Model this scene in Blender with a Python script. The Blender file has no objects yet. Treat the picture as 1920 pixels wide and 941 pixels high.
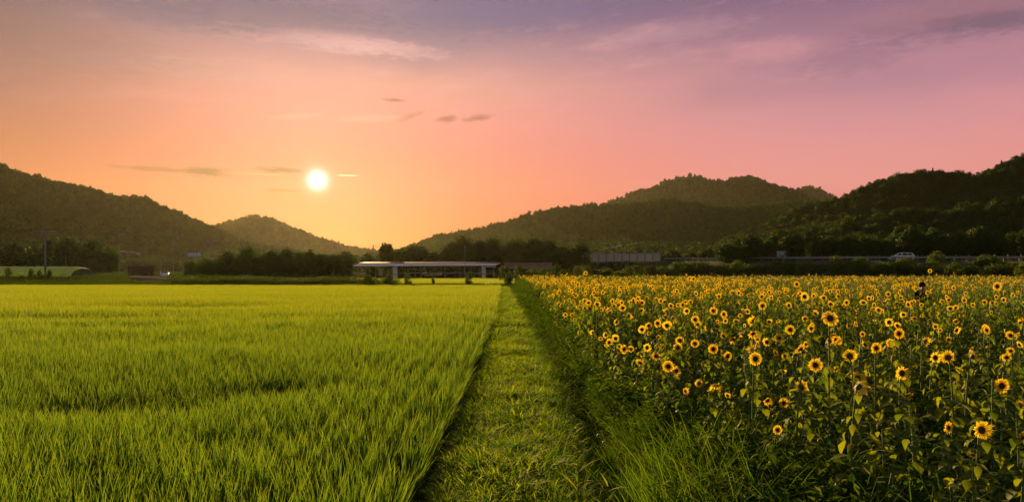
import bpy, math, random
import numpy as np
from mathutils import Vector, Matrix, Euler

# ------------------------------------------------------------------ camera, sky, sun, exposure
EYE = 2.3
F = 1280.0            # focal length in pixels of the 1920 px wide photograph
HZ = 506.0            # eye-level row
S = bpy.context.scene
COL = S.collection
cd = bpy.data.cameras.new("camera"); cam = bpy.data.objects.new("camera", cd); COL.objects.link(cam)
cam.location = (0, 0, EYE); cam.rotation_euler = (math.radians(90), 0, 0)
cd.sensor_width = 36.0; cd.lens = 24.0
cd.shift_y = (HZ - 470.5) / 1920.0
cd.clip_start = 0.05; cd.clip_end = 9000
S.camera = cam

EXPO = 1.0
SUN_AZ = math.atan((595 - 960) / F)
SUN_EL = math.atan((HZ - 338) / F * math.cos(SUN_AZ))
S.view_settings.view_transform = 'Standard'; S.view_settings.look = 'None'
S.view_settings.exposure = EXPO; S.view_settings.gamma = 1.0
S.view_settings.use_curve_mapping = False
S.cycles.use_denoising = True
S.cycles.max_bounces = 6; S.cycles.diffuse_bounces = 2; S.cycles.glossy_bounces = 2
S.cycles.transmission_bounces = 4; S.cycles.volume_bounces = 0; S.cycles.transparent_max_bounces = 6
S.cycles.sample_clamp_indirect = 4.0

def lin(c):
    out = []
    for v in c:
        v = v / 255.0
        out.append(v / 12.92 if v <= 0.04045 else ((v + 0.055) / 1.055) ** 2.4)
    return out

def sky_lin(c, k=1.0):
    return [v * k / (2 ** EXPO) for v in lin(c)] + [1.0]

W = bpy.data.worlds.new("World"); S.world = W; W.use_nodes = True
nt = W.node_tree; nt.nodes.clear()
class G:
    """tiny helper for shader maths"""
    def __init__(s, nt): s.nt = nt
    def n(s, t, **k):
        x = s.nt.nodes.new(t)
        for a, b in k.items(): setattr(x, a, b)
        return x
    def put(s, sock, v):
        if hasattr(v, 'is_linked') or isinstance(v, bpy.types.NodeSocket): s.nt.links.new(v, sock)
        else: sock.default_value = v
    def m(s, op, a, b=0.0, c=0.0, clamp=False):
        x = s.n('ShaderNodeMath', operation=op); x.use_clamp = clamp
        s.put(x.inputs[0], a); s.put(x.inputs[1], b)
        if len(x.inputs) > 2: s.put(x.inputs[2], c)
        return x.outputs[0]
    def mix(s, f, a, b, mode='MIX'):
        x = s.n('ShaderNodeMix', data_type='RGBA', blend_type=mode)
        s.put(x.inputs[0], f); s.put(x.inputs[6], a); s.put(x.inputs[7], b)
        return x.outputs[2]
    def ramp(s, f, stops):
        x = s.n('ShaderNodeValToRGB'); r = x.color_ramp
        while len(r.elements) > 1: r.elements.remove(r.elements[0])
        r.elements[0].position = stops[0][0]; r.elements[0].color = stops[0][1]
        for p, c in stops[1:]:
            e = r.elements.new(p); e.color = c
        s.put(x.inputs[0], f); return x.outputs[0]
    def sstep(s, v, a, b):
        x = s.n('ShaderNodeMapRange', interpolation_type='SMOOTHSTEP')
        s.put(x.inputs['Value'], v); x.inputs['From Min'].default_value = a; x.inputs['From Max'].default_value = b
        return x.outputs[0]
    def noise(s, vec, scale, detail=5, rough=0.55):
        x = s.n('ShaderNodeTexNoise'); s.put(x.inputs['Vector'], vec)
        x.inputs['Scale'].default_value = scale; x.inputs['Detail'].default_value = detail; x.inputs['Roughness'].default_value = rough
        return x.outputs[0]
g = G(nt)
tc = g.n('ShaderNodeTexCoord')
sep = g.n('ShaderNodeSeparateXYZ'); nt.links.new(tc.outputs['Generated'], sep.inputs[0])
dx, dy, dz = sep.outputs
el = g.m('MULTIPLY', g.m('ARCSINE', dz), 57.2958)          # degrees
az = g.m('MULTIPLY', g.m('ARCTAN2', dx, dy), 57.2958)
e30 = g.m('DIVIDE', el, 60.0, clamp=True)
def stops(l): return [(max(0, d / 60.0), sky_lin(c)) for d, c in l]
sunside = g.ramp(e30, stops([(0, (214, 64, 30)), (3, (216, 70, 36)), (6, (220, 84, 70)), (9, (226, 106, 98)), (12, (232, 132, 124)), (15, (222, 148, 138)), (17.5, (182, 132, 142)), (20, (128, 102, 134)), (25, (112, 98, 128)), (40, (116, 116, 126)), (60, (100, 110, 114))]))
leftside = g.ramp(e30, stops([(0, (214, 112, 54)), (6, (206, 112, 62)), (9, (192, 112, 74)), (12, (172, 110, 88)), (15, (148, 104, 96)), (18, (124, 92, 96)), (21, (104, 82, 92)), (26, (104, 92, 106)), (40, (108, 112, 120)), (60, (96, 106, 110))]))
rightside = g.ramp(e30, stops([(0, (240, 140, 112)), (3, (238, 140, 124)), (6, (234, 144, 136)), (9, (228, 146, 146)), (12, (214, 144, 152)), (15, (194, 132, 148)), (18, (160, 112, 136)), (21, (128, 94, 124)), (28, (108, 92, 118)), (40, (108, 110, 118)), (60, (96, 106, 110))]))
fr = g.sstep(az, -12.0, 30.0)
fl = g.sstep(az, -16.0, -42.0)
skyc = g.mix(fl, g.mix(fr, sunside, rightside), leftside)
backside = g.ramp(e30, stops([(0, (138, 134, 138)), (10, (130, 126, 134)), (25, (112, 114, 122)), (60, (96, 106, 110))]))
skyc = g.mix(g.sstep(g.m('ABSOLUTE', az), 55.0, 120.0), skyc, backside)
# cloud layer: stretched noise, stronger high up
cv = g.n('ShaderNodeCombineXYZ')
g.put(cv.inputs[0], g.m('MULTIPLY', az, 0.05)); g.put(cv.inputs[1], g.m('MULTIPLY', g.m('ADD', el, g.m('MULTIPLY', az, 0.06)), 0.17)); cv.inputs[2].default_value = 3.1
n1 = g.noise(cv.outputs[0], 1.0, 6, 0.5)
cv2 = g.n('ShaderNodeCombineXYZ')
g.put(cv2.inputs[0], g.m('MULTIPLY', az, 0.12)); g.put(cv2.inputs[1], g.m('MULTIPLY', g.m('SUBTRACT', el, g.m('MULTIPLY', az, 0.10)), 0.5)); cv2.inputs[2].default_value = 7.7
n2 = g.noise(cv2.outputs[0], 1.0, 7, 0.6)
hi = g.sstep(el, 8.0, 20.0)
dark = g.m('MULTIPLY', g.sstep(n1, 0.45, 0.72), hi)
skyc = g.mix(g.m('MULTIPLY', dark, 0.55), skyc, sky_lin((118, 100, 128)))
light = g.m('MULTIPLY', g.m('MULTIPLY', g.sstep(n2, 0.50, 0.85), hi), 0.6)
skyc = g.mix(light, skyc, sky_lin((246, 172, 168)))
def patch(a0, e0, wa, we, col, amt, tilt=0.0, lo=0.36, hi_=0.62, soft=1.0):
    """a small cloud at azimuth a0, elevation e0 (degrees)"""
    global skyc
    da = g.m('SUBTRACT', az, a0)
    u = g.m('DIVIDE', da, wa)
    v = g.m('DIVIDE', g.m('SUBTRACT', g.m('SUBTRACT', el, e0), g.m('MULTIPLY', da, tilt)), we)
    r = g.m('SQRT', g.m('ADD', g.m('MULTIPLY', u, u), g.m('MULTIPLY', v, v)))
    r = g.m('ADD', r, g.m('MULTIPLY', g.m('SUBTRACT', n2f, 0.5), 1.4))
    skyc = g.mix(g.m('MULTIPLY', g.sstep(r, 1.0 * soft, 0.25), amt), skyc, sky_lin(col))
cv3 = g.n('ShaderNodeCombineXYZ')
g.put(cv3.inputs[0], g.m('MULTIPLY', az, 0.9)); g.put(cv3.inputs[1], g.m('MULTIPLY', el, 3.0))
n2f = g.noise(cv3.outputs[0], 1.0, 6, 0.6)
def pa(px, py):
    a = math.atan((px - 960) / F); return math.degrees(a), math.degrees(math.atan((HZ - py) / F * math.cos(a)))
for px, py, wx, wy, col, amt, tilt in [
    (640, 80, 150, 24, (240, 182, 180), .45, -.04), (730, 92, 150, 20, (236, 176, 178), .4, -.06), (330, 120, 260, 22, (190, 138, 138), .3, .05), (480, 150, 220, 18, (206, 150, 150), .3, 0), (1250, 60, 200, 26, (200, 150, 160), .3, .03),
    (1450, 95, 110, 26, (222, 150, 156), .45, 0), (1600, 110, 120, 34, (150, 108, 130), .5, .05), (1780, 20, 190, 26, (198, 136, 144), .5, -.05), (1870, 40, 120, 22, (120, 92, 112), .6, -.1),
    (330, 30, 170, 30, (120, 98, 122), .6, 0), (880, 18, 400, 56, (112, 96, 134), .75, 0), (480, 22, 320, 44, (104, 86, 114), .6, 0), (1840, 20, 260, 50, (112, 82, 100), .4, 0), (100, 90, 260, 50, (140, 100, 98), .35, 0),
    (387, 322, 52, 12, (64, 18, 8), .85, 0), (300, 318, 90, 6, (110, 44, 20), .6, 0), (525, 319, 56, 7, (64, 12, 4), .95, 0), (530, 357, 44, 5, (110, 36, 10), .8, 0),
    (470, 326, 60, 2.5, (236, 160, 100), .35, 0),
    (742, 188, 30, 5, (172, 88, 84), .95, 0), (766, 220, 34, 8, (186, 100, 92), .85, .3), (838, 224, 26, 9, (168, 84, 86), .95, .15), (895, 222, 36, 7, (168, 84, 86), .95, .1),
    (700, 222, 90, 10, (248, 180, 160), .3, .05), (560, 218, 60, 8, (248, 180, 160), .25, .1), (650, 329, 24, 2, (255, 220, 170), .9, 0)]:
    a0, e0 = pa(px, py)
    k = 57.2958 / F
    patch(a0, e0, wx * k, wy * k, col, amt, tilt)
# glow round the sun, and the disc
sd = Vector((math.sin(SUN_AZ) * math.cos(SUN_EL), math.cos(SUN_AZ) * math.cos(SUN_EL), math.sin(SUN_EL)))
vm = g.n('ShaderNodeVectorMath', operation='DOT_PRODUCT'); nt.links.new(tc.outputs['Generated'], vm.inputs[0]); vm.inputs[1].default_value = sd
ang = g.m('MULTIPLY', g.m('ARCCOSINE', g.m('MINIMUM', vm.outputs['Value'], 0.9999999)), 57.2958)
def gl(k, w):
    return g.m('MULTIPLY', g.m('EXPONENT', g.m('DIVIDE', ang, -w)), k)
glow = g.n('ShaderNodeCombineColor')
g.put(glow.inputs[0], g.m('ADD', gl(.05, 4), gl(3.6, .28)))
g.put(glow.inputs[1], g.m('ADD', gl(.03, 4), gl(3.6, .28)))
g.put(glow.inputs[2], g.m('ADD', gl(.01, 4), gl(3.3, .28)))
skyc = g.mix(1.0, skyc, glow.outputs[0], 'ADD')
disc = g.m('MULTIPLY', g.sstep(ang, .46, .08), 5.0)
dcol = g.n('ShaderNodeCombineColor'); [g.put(dcol.inputs[i], disc) for i in range(3)]
skyc = g.mix(1.0, skyc, dcol.outputs[0], 'ADD')
bg1 = g.n('ShaderNodeBackground'); nt.links.new(skyc, bg1.inputs[0]); bg1.inputs[1].default_value = 0.92
nis = g.n('ShaderNodeTexSky', sky_type='NISHITA'); nis.sun_disc = False
nis.sun_elevation = SUN_EL; nis.sun_rotation = SUN_AZ; nis.dust_density = 1.0; nis.ozone_density = 1.0
bg2 = g.n('ShaderNodeBackground'); nt.links.new(nis.outputs[0], bg2.inputs[0]); bg2.inputs[1].default_value = 0.004
ads = g.n('ShaderNodeAddShader'); nt.links.new(bg1.outputs[0], ads.inputs[0]); nt.links.new(bg2.outputs[0], ads.inputs[1])
wo = g.n('ShaderNodeOutputWorld'); nt.links.new(ads.outputs[0], wo.inputs[0])

sl = bpy.data.lights.new("sun", 'SUN'); so = bpy.data.objects.new("sun", sl); COL.objects.link(so)
sl.energy = 5.0; sl.angle = math.radians(0.5); sl.color = (1.0, 0.62, 0.26)
LE = math.radians(9.5)     # lamp a little above the disc, for the length of the shadows on the path
so.rotation_euler = Vector((math.sin(SUN_AZ) * math.cos(LE), math.cos(SUN_AZ) * math.cos(LE), math.sin(LE))).to_track_quat('Z', 'Y').to_euler(); so.location = (0, 0, 60)

# ------------------------------------------------------------------ helpers
rng = np.random.default_rng(7)
random.seed(7)
def X(px, Y): return (px - 960.0) / F * Y
def Z(py, Y): return EYE + (HZ - py) / F * Y

def smooth_noise(x, y, s, seed=0):
    """smooth value noise 0..1 on numpy arrays"""
    x = np.asarray(x, float) / s; y = np.asarray(y, float) / s
    def h(i, j):
        v = np.sin(i * 127.1 + j * 311.7 + seed * 74.7) * 43758.5453
        return v - np.floor(v)
    xi, yi = np.floor(x), np.floor(y); fx, fy = x - xi, y - yi
    fx = fx * fx * (3 - 2 * fx); fy = fy * fy * (3 - 2 * fy)
    return (h(xi, yi) * (1 - fx) + h(xi + 1, yi) * fx) * (1 - fy) + (h(xi, yi + 1) * (1 - fx) + h(xi + 1, yi + 1) * fx) * fy
def fbm(x, y, s, seed=0):
    return .55 * smooth_noise(x, y, s, seed) + .28 * smooth_noise(x, y, s / 2.1, seed + 1) + .17 * smooth_noise(x, y, s / 4.3, seed + 2)

class MB:
    """collects vertices and faces of one mesh"""
    def __init__(s): s.v = []; s.f = []; s.n = 0
    def add(s, v, f):
        v = [tuple(p) for p in v]
        s.v += v; s.f += [tuple(i + s.n for i in q) for q in f]; s.n += len(v)
    def box(s, x0, x1, y0, y1, z0, z1):
        s.add([(x0, y0, z0), (x1, y0, z0), (x1, y1, z0), (x0, y1, z0), (x0, y0, z1), (x1, y0, z1), (x1, y1, z1), (x0, y1, z1)],
              [(0, 3, 2, 1), (4, 5, 6, 7), (0, 1, 5, 4), (1, 2, 6, 5), (2, 3, 7, 6), (3, 0, 4, 7)])
    def tube(s, pts, rad, seg=6, cap=True):
        pts = [Vector(p) for p in pts]
        if not hasattr(rad, '__len__'): rad = [rad] * len(pts)
        vs, fs = [], []
        for i, p in enumerate(pts):
            t = (pts[min(i + 1, len(pts) - 1)] - pts[max(i - 1, 0)]).normalized()
            a = t.orthogonal() if abs(t.z) > .9 else t.cross(Vector((0, 0, 1)))
            if abs(t.z) > .9: a = Vector((1, 0, 0)) - t * t.x
            a.normalize(); b = t.cross(a)
            for k in range(seg):
                w = 2 * math.pi * k / seg
                vs.append(p + (a * math.cos(w) + b * math.sin(w)) * rad[i])
        for i in range(len(pts) - 1):
            for k in range(seg):
                fs.append((i * seg + k, i * seg + (k + 1) % seg, (i + 1) * seg + (k + 1) % seg, (i + 1) * seg + k))
        if cap: fs.append(tuple(range(seg))[::-1]); fs.append(tuple((len(pts) - 1) * seg + k for k in range(seg)))
        s.add(vs, fs)
    def mesh(s, name, mat, smooth=False):
        me = bpy.data.meshes.new(name); me.from_pydata(s.v, [], s.f)
        if mat: me.materials.append(mat)
        if smooth: me.shade_smooth()
        return me
    def build(s, name, mat, parent=None, smooth=False, bevel=0):
        o = bpy.data.objects.new(name, s.mesh(name, mat, smooth)); COL.objects.link(o)
        if parent: o.parent = parent
        if bevel:
            b = o.modifiers.new('bevel', 'BEVEL'); b.width = bevel; b.segments = 2; b.limit_method = 'ANGLE'
        return o
def npmesh(name, v, f, mat, smooth=False, attr=None):
    v = np.asarray(v, np.float32); f = np.asarray(f, np.int32)
    me = bpy.data.meshes.new(name); n, k = f.shape
    me.vertices.add(len(v)); me.vertices.foreach_set('co', v.ravel())
    me.loops.add(n * k); me.loops.foreach_set('vertex_index', f.ravel())
    me.polygons.add(n); me.polygons.foreach_set('loop_start', np.arange(0, n * k, k, dtype=np.int32))
    if attr is not None:
        a = me.attributes.new('var', 'FLOAT', 'POINT'); a.data.foreach_set('value', np.asarray(attr, np.float32))
    me.update(calc_edges=True)
    if mat: me.materials.append(mat)
    if smooth: me.shade_smooth()
    return me
def link(name, me, parent=None):
    o = bpy.data.objects.new(name, me); COL.objects.link(o)
    if parent: o.parent = parent
    return o
def tag(o, label=None, cat=None, group=None, kind=None):
    if label: o['label'] = label
    if cat: o['category'] = cat
    if group: o['group'] = group
    if kind: o['kind'] = kind
    return o
def empty(name, loc, label, cat, group=None, rz=0.0):
    o = bpy.data.objects.new(name, None); COL.objects.link(o); o.empty_display_size = .3
    o.location = loc; o.rotation_euler = (0, 0, rz)
    return tag(o, label, cat, group)

def scatter(name, pts, rot, scl, idx, protos, **tags):
    """one 'stuff' object: prototypes (plain meshes) set out on points"""
    pts = np.asarray(pts, np.float32)
    me = bpy.data.meshes.new(name); me.vertices.add(len(pts)); me.vertices.foreach_set('co', pts.ravel())
    for nm, ty, arr in (('rot', 'FLOAT_VECTOR', rot), ('scl', 'FLOAT_VECTOR', scl)):
        a = me.attributes.new(nm, ty, 'POINT'); a.data.foreach_set('vector', np.asarray(arr, np.float32).ravel())
    a = me.attributes.new('idx', 'INT', 'POINT'); a.data.foreach_set('value', np.asarray(idx, np.int32))
    o = link(name, me); tag(o, **tags)
    ng = bpy.data.node_groups.new(name, 'GeometryNodeTree')
    ng.interface.new_socket('Geometry', in_out='INPUT', socket_type='NodeSocketGeometry')
    ng.interface.new_socket('Geometry', in_out='OUTPUT', socket_type='NodeSocketGeometry')
    N, L = ng.nodes, ng.links
    gi, go = N.new('NodeGroupInput'), N.new('NodeGroupOutput')
    iop = N.new('GeometryNodeInstanceOnPoints'); L.new(gi.outputs[0], iop.inputs['Points'])
    jn = N.new('GeometryNodeJoinGeometry')
    for me_ in reversed(protos):
        src = bpy.data.objects.new(me_.name, me_)
        oi = N.new('GeometryNodeObjectInfo'); oi.inputs['Object'].default_value = src
        g2 = N.new('GeometryNodeGeometryToInstance'); L.new(oi.outputs['Geometry'], g2.inputs[0]); L.new(g2.outputs[0], jn.inputs[0])
    L.new(jn.outputs[0], iop.inputs['Instance'])
    iop.inputs['Pick Instance'].default_value = True
    def na(nm, ty):
        x = N.new('GeometryNodeInputNamedAttribute'); x.data_type = ty; x.inputs[0].default_value = nm
        return x.outputs[0]
    L.new(na('idx', 'INT'), iop.inputs['Instance Index'])
    e2 = N.new('FunctionNodeEulerToRotation'); L.new(na('rot', 'FLOAT_VECTOR'), e2.inputs[0]); L.new(e2.outputs[0], iop.inputs['Rotation'])
    L.new(na('scl', 'FLOAT_VECTOR'), iop.inputs['Scale'])
    L.new(iop.outputs[0], go.inputs[0])
    md = o.modifiers.new('scatter', 'NODES'); md.node_group = ng
    return o

# ------------------------------------------------------------------ materials
def mat(name, col, rough=.6, metal=0.0, noise=0.0, nscale=5.0, spec=.5, bump=0.0, col2=None):
    m = bpy.data.materials.new(name); m.use_nodes = True; t = m.node_tree; q = G(t)
    p = t.nodes['Principled BSDF']; c = list(col) + [1]
    p.inputs['Roughness'].default_value = rough; p.inputs['Metallic'].default_value = metal
    p.inputs['Specular IOR Level'].default_value = spec
    if noise or col2:
        co = q.n('ShaderNodeTexCoord').outputs['Object']
        n = q.noise(co, nscale, 6, .6)
        c2 = list(col2) + [1] if col2 else [v * (1 - noise) for v in col] + [1]
        q.put(p.inputs['Base Color'], q.mix(q.sstep(n, .35, .65), c, c2))
        if bump:
            b = q.n('ShaderNodeBump'); b.inputs['Strength'].default_value = bump; q.put(b.inputs['Height'], n); t.links.new(b.outputs[0], p.inputs['Normal'])
    else: p.inputs['Base Color'].default_value = c
    return m
def leafmat(name, c1, c2, trans, tcol=None, rough=.5, spec=.4, var=True, wo=.45):
    """leaf: reflecting + light coming through, colour varies per plant and per leaf"""
    m = bpy.data.materials.new(name); m.use_nodes = True; t = m.node_tree; q = G(t)
    p = t.nodes['Principled BSDF']; out = t.nodes['Material Output']
    oi = q.n('ShaderNodeObjectInfo').outputs['Random']
    at = q.n('ShaderNodeAttribute'); at.attribute_name = 'var'
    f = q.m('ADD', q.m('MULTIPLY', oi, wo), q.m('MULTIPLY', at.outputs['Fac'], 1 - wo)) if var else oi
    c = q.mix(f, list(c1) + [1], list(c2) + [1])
    q.put(p.inputs['Base Color'], c); p.inputs['Roughness'].default_value = rough; p.inputs['Specular IOR Level'].default_value = spec
    tr = q.n('ShaderNodeBsdfTranslucent')
    tm = q.mix(1.0, c, list(tcol or (1.6, 1.5, .7)) + [1], 'MULTIPLY'); q.put(tr.inputs[0], tm)
    mx = q.n('ShaderNodeMixShader'); mx.inputs[0].default_value = trans
    t.links.new(p.outputs[0], mx.inputs[1]); t.links.new(tr.outputs[0], mx.inputs[2]); t.links.new(mx.outputs[0], out.inputs[0])
    return m
M = dict(
    rice=leafmat('rice_leaf', (.006, .062, .012), (.235, .305, .030), .37, (2.2, 2.3, .8), .40, .4, True, .12),  # dark body and yellow tip colours carry shade and sunlight
    rice_far=leafmat('rice_leaf_far', (.012, .080, .012), (.33, .345, .026), .40, (2.2, 2.3, .8), .40, .4, True, .12),  # yellower copy of the rice leaf, low sunlight on far tips painted in
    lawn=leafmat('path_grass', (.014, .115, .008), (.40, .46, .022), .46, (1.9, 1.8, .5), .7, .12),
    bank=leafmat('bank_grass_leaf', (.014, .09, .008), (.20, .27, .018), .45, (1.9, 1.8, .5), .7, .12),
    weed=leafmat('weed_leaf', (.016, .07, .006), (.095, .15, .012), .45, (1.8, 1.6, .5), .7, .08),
    sleaf=leafmat('sunflower_leaf', (.014, .074, .007), (.165, .22, .016), .5, (2.2, 1.8, .5), .6, .22),
    stem=leafmat('sunflower_stem', (.10, .18, .03), (.15, .22, .04), .25, None, .5, .4, False),
    petal=leafmat('petal', (.88, .60, .025), (.92, .76, .05), .45, (1.1, 1.1, .8), .6, .15, True),
    disc=mat('seed_disc', (.022, .010, .004), .8, noise=.5, nscale=60, col2=(.06, .028, .008)),
    sepal=leafmat('sepal', (.05, .10, .014), (.09, .13, .02), .3, None, .5, .4, False),
    crown=leafmat('tree_leaf', (.013, .066, .006), (.058, .135, .010), .3, (1.9, 1.6, .6), .7, .15),
    crown2=leafmat('tree_leaf_dark', (.010, .052, .006), (.042, .105, .010), .3, (1.9, 1.6, .6), .7, .15),
    crown3=leafmat('near_tree_leaf', (.012, .044, .007), (.048, .086, .012), .3, (1.9, 1.6, .6), .7, .1),
    shrub=leafmat('shrub_leaf', (.020, .060, .007), (.075, .12, .012), .35, (1.9, 1.6, .6), .7, .15),
    bark=mat('bark', (.06, .045, .03), .9, noise=.5, nscale=8),
    hill=mat('hill_ground', (.016, .036, .008), .95, noise=.4, nscale=.05, col2=(.028, .045, .010)),
    concrete=mat('concrete', (.32, .30, .27), .85, noise=.3, nscale=.8),
    pole=mat('pole_concrete', (.21, .21, .19), .8, noise=.2, nscale=2),
    steel=mat('galvanised_steel', (.35, .36, .36), .45, .7, noise=.2, nscale=4),
    cable=mat('cable', (.06, .05, .045), .9, spec=0),
    asphalt=mat('asphalt', (.06, .06, .06), .85, noise=.3, nscale=3),
    pale_road=mat('pale_road', (.16, .14, .13), 1.0, spec=0, noise=.15, nscale=1),
    white=mat('white_paint', (.75, .74, .72), .4, noise=.06, nscale=3),
    car=mat('white_car_paint', (.80, .80, .80), .25, 0, spec=.6),
    glass=mat('dark_glass', (.02, .02, .022), .08, 0, spec=.8),
    rubber=mat('rubber', (.02, .02, .02), .8),
    red=mat('red_lamp', (.35, .02, .01), .3),
    roof=mat('roof_metal', (.10, .07, .07), .5, .3, noise=.2, nscale=1),
    fascia=mat('pale_metal', (.72, .66, .64), .35, .3, noise=.08, nscale=.6),
    brown=mat('dark_wall', (.018, .022, .015), .8, noise=.3, nscale=1),
    rust=mat('red_brown_roof', (.17, .075, .035), .7, noise=.25, nscale=.8),
    mesh_panel=mat('panel_grey', (.58, .50, .38), .7, .0, noise=.15, nscale=.5),
    green_film=leafmat('green_film', (.62, .80, .14), (.66, .84, .16), .5, (1.2, 1.2, 1), .4, .4, False),  # extra pale: sun and sky light on the tunnel top put into the colour
    green_dark=mat('green_side_net', (.04, .09, .03), .8, noise=.3, nscale=1.5),
    signback=mat('sign_back', (.66, .74, .74), .6, 0, noise=.1, nscale=2),
    blue=mat('blue_sheet', (.015, .022, .035), .9, spec=.05),
    skin=mat('skin', (.42, .24, .16), .5), hair=mat('hair', (.010, .008, .007), .8, spec=.05), shirt=mat('dark_shirt', (.015, .018, .022), .9, noise=.3, spec=.1), trouser=mat('dark_trousers', (.03, .03, .04), .8),
    seed=leafmat('foxtail_head', (.28, .19, .07), (.36, .25, .09), .3, (1.2, 1.1, .8)),
)
def groundmat():
    m = bpy.data.materials.new('field_ground'); m.use_nodes = True; t = m.node_tree; q = G(t)
    p = t.nodes['Principled BSDF']; co = q.n('ShaderNodeTexCoord').outputs['Object']
    a = q.noise(co, 1.3, 8, .65); b = q.noise(co, .06, 4, .5); c = q.noise(co, 14, 6, .7)
    c1 = q.mix(q.sstep(a, .4, .62), (.035, .026, .016, 1), (.030, .045, .012, 1))
    c2 = q.mix(q.sstep(c, .35, .7), c1, (.055, .050, .018, 1))
    c3 = q.mix(q.m('MULTIPLY', q.sstep(b, .4, .65), .4), c2, (.045, .060, .014, 1))
    q.put(p.inputs['Base Color'], c3); p.inputs['Roughness'].default_value = .95; p.inputs['Specular IOR Level'].default_value = 0
    bp = q.n('ShaderNodeBump'); bp.inputs['Strength'].default_value = .6; bp.inputs['Distance'].default_value = .05; q.put(bp.inputs['Height'], c); t.links.new(bp.outputs[0], p.inputs['Normal'])
    return m
M['ground'] = groundmat()

# ------------------------------------------------------------------ the ground
def path_left(Y):
    return np.interp(Y, [0, 7, 15, 31, 60, 87, 100], [-.98, -.95, -.86, -.88, -1.2, -1.6, -1.6])
def path_right(Y):
    return np.interp(Y, [0, 7, 15, 31, 60, 87, 100], [.55, .62, .86, .62, .1, -.3, -.3])
def field_left(Y):   # left edge of the sunflower planting
    return np.interp(Y, [0, 4, 5, 6.4, 8, 12, 21, 45, 75, 96], [3.7, 3.4, 3.15, 2.6, 2.15, 1.75, 1.7, 1.5, 1.15, 1.0])
def ground_z(x, y):
    x, y = np.broadcast_arrays(np.asarray(x, float), np.asarray(y, float))
    pl, pr, fl_ = path_left(y), path_right(y), field_left(y)
    z = np.zeros_like(x)
    sst = lambda t: np.clip(t, 0, 1) ** 2 * (3 - 2 * np.clip(t, 0, 1))
    near = 1 - sst((y - 88) / 4)
    left = sst((pl + .08 - x) / .3)
    z = np.where(x < pl + .1, -.34 * left, z)
    z = np.where(x < pl - .15, -.34 + .08 * sst((pl - .15 - x) / .3), z)
    mid = (pr + .55)
    d = np.exp(-((x - mid) / .36) ** 2)
    z = z - .42 * d
    z = z + np.where((x > pl) & (x < pr), .05 * np.sin(np.clip((x - pl) / (pr - pl), 0, 1) * np.pi), 0)
    return z * near
xs = np.unique(np.concatenate([-np.geomspace(6, 3500, 26), np.arange(-6, 4.01, .12), np.geomspace(4.2, 3500, 26)]))
ys = np.unique(np.concatenate([[-60, -20, 0], np.arange(2, 40, .5), np.arange(40, 100, 2), np.geomspace(101, 4500, 22)]))
gx, gy = np.meshgrid(xs, ys); gz = ground_z(gx, gy)
gz = gz + np.where((np.abs(gx) < 6) & (gy < 60), (fbm(gx, gy, .7, 5) - .5) * .07, 0)
nx, ny = len(xs), len(ys)
ii = np.arange(nx - 1)[None, :] + nx * np.arange(ny - 1)[:, None]
fq = np.stack([ii, ii + 1, ii + 1 + nx, ii + nx], -1).reshape(-1, 4)
tag(link('ground', npmesh('ground', np.stack([gx, gy, gz], -1).reshape(-1, 3), fq, M['ground'], True)), kind='structure')

# ------------------------------------------------------------------ hills
def hillgrid(pxs, pys, Yr, Yb, drop, seed, rough=.35):
    """a hill whose crest stands at distance Yr and whose foot lies at Yb"""
    Xc = np.array([X(p, Yr) for p in pxs]); Zc = np.maximum(np.array([Z(p, Yr) for p in pys]) - drop, 0.0)
    def hf(x, y):
        R = np.interp(x, Xc, Zc)
        t = (y - Yb) / (Yr - Yb)
        front = np.clip(t, 0, 1)
        s = np.where(t <= 1, front ** 1.25, np.clip(1 - (t - 1) * .9, 0, 1))
        sp = fbm(x, y, (Yr - Yb) * .45, seed)
        s = s * (1 - rough * sp * 4 * front * (1 - front))
        return R * s + (smooth_noise(x, y, 30, seed + 9) - .5) * 4 * np.clip(t * 3, 0, 1) * np.clip(R / 20, 0, 1)
    x = np.linspace(Xc[0], Xc[-1], 120); y = np.concatenate([np.linspace(Yb, Yr, 30), np.linspace(Yr, Yr + (Yr - Yb) * 1.1, 12)[1:]])
    gx, gy = np.meshgrid(x, y); gz = hf(gx, gy) - .3
    n = len(x); ii = np.arange(n - 1)[None, :] + n * np.arange(len(y) - 1)[:, None]
    fq = np.stack([ii, ii + 1, ii + 1 + n, ii + n], -1).reshape(-1, 4)
    return hf, np.stack([gx, gy, gz], -1).reshape(-1, 3), fq, Xc
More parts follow.
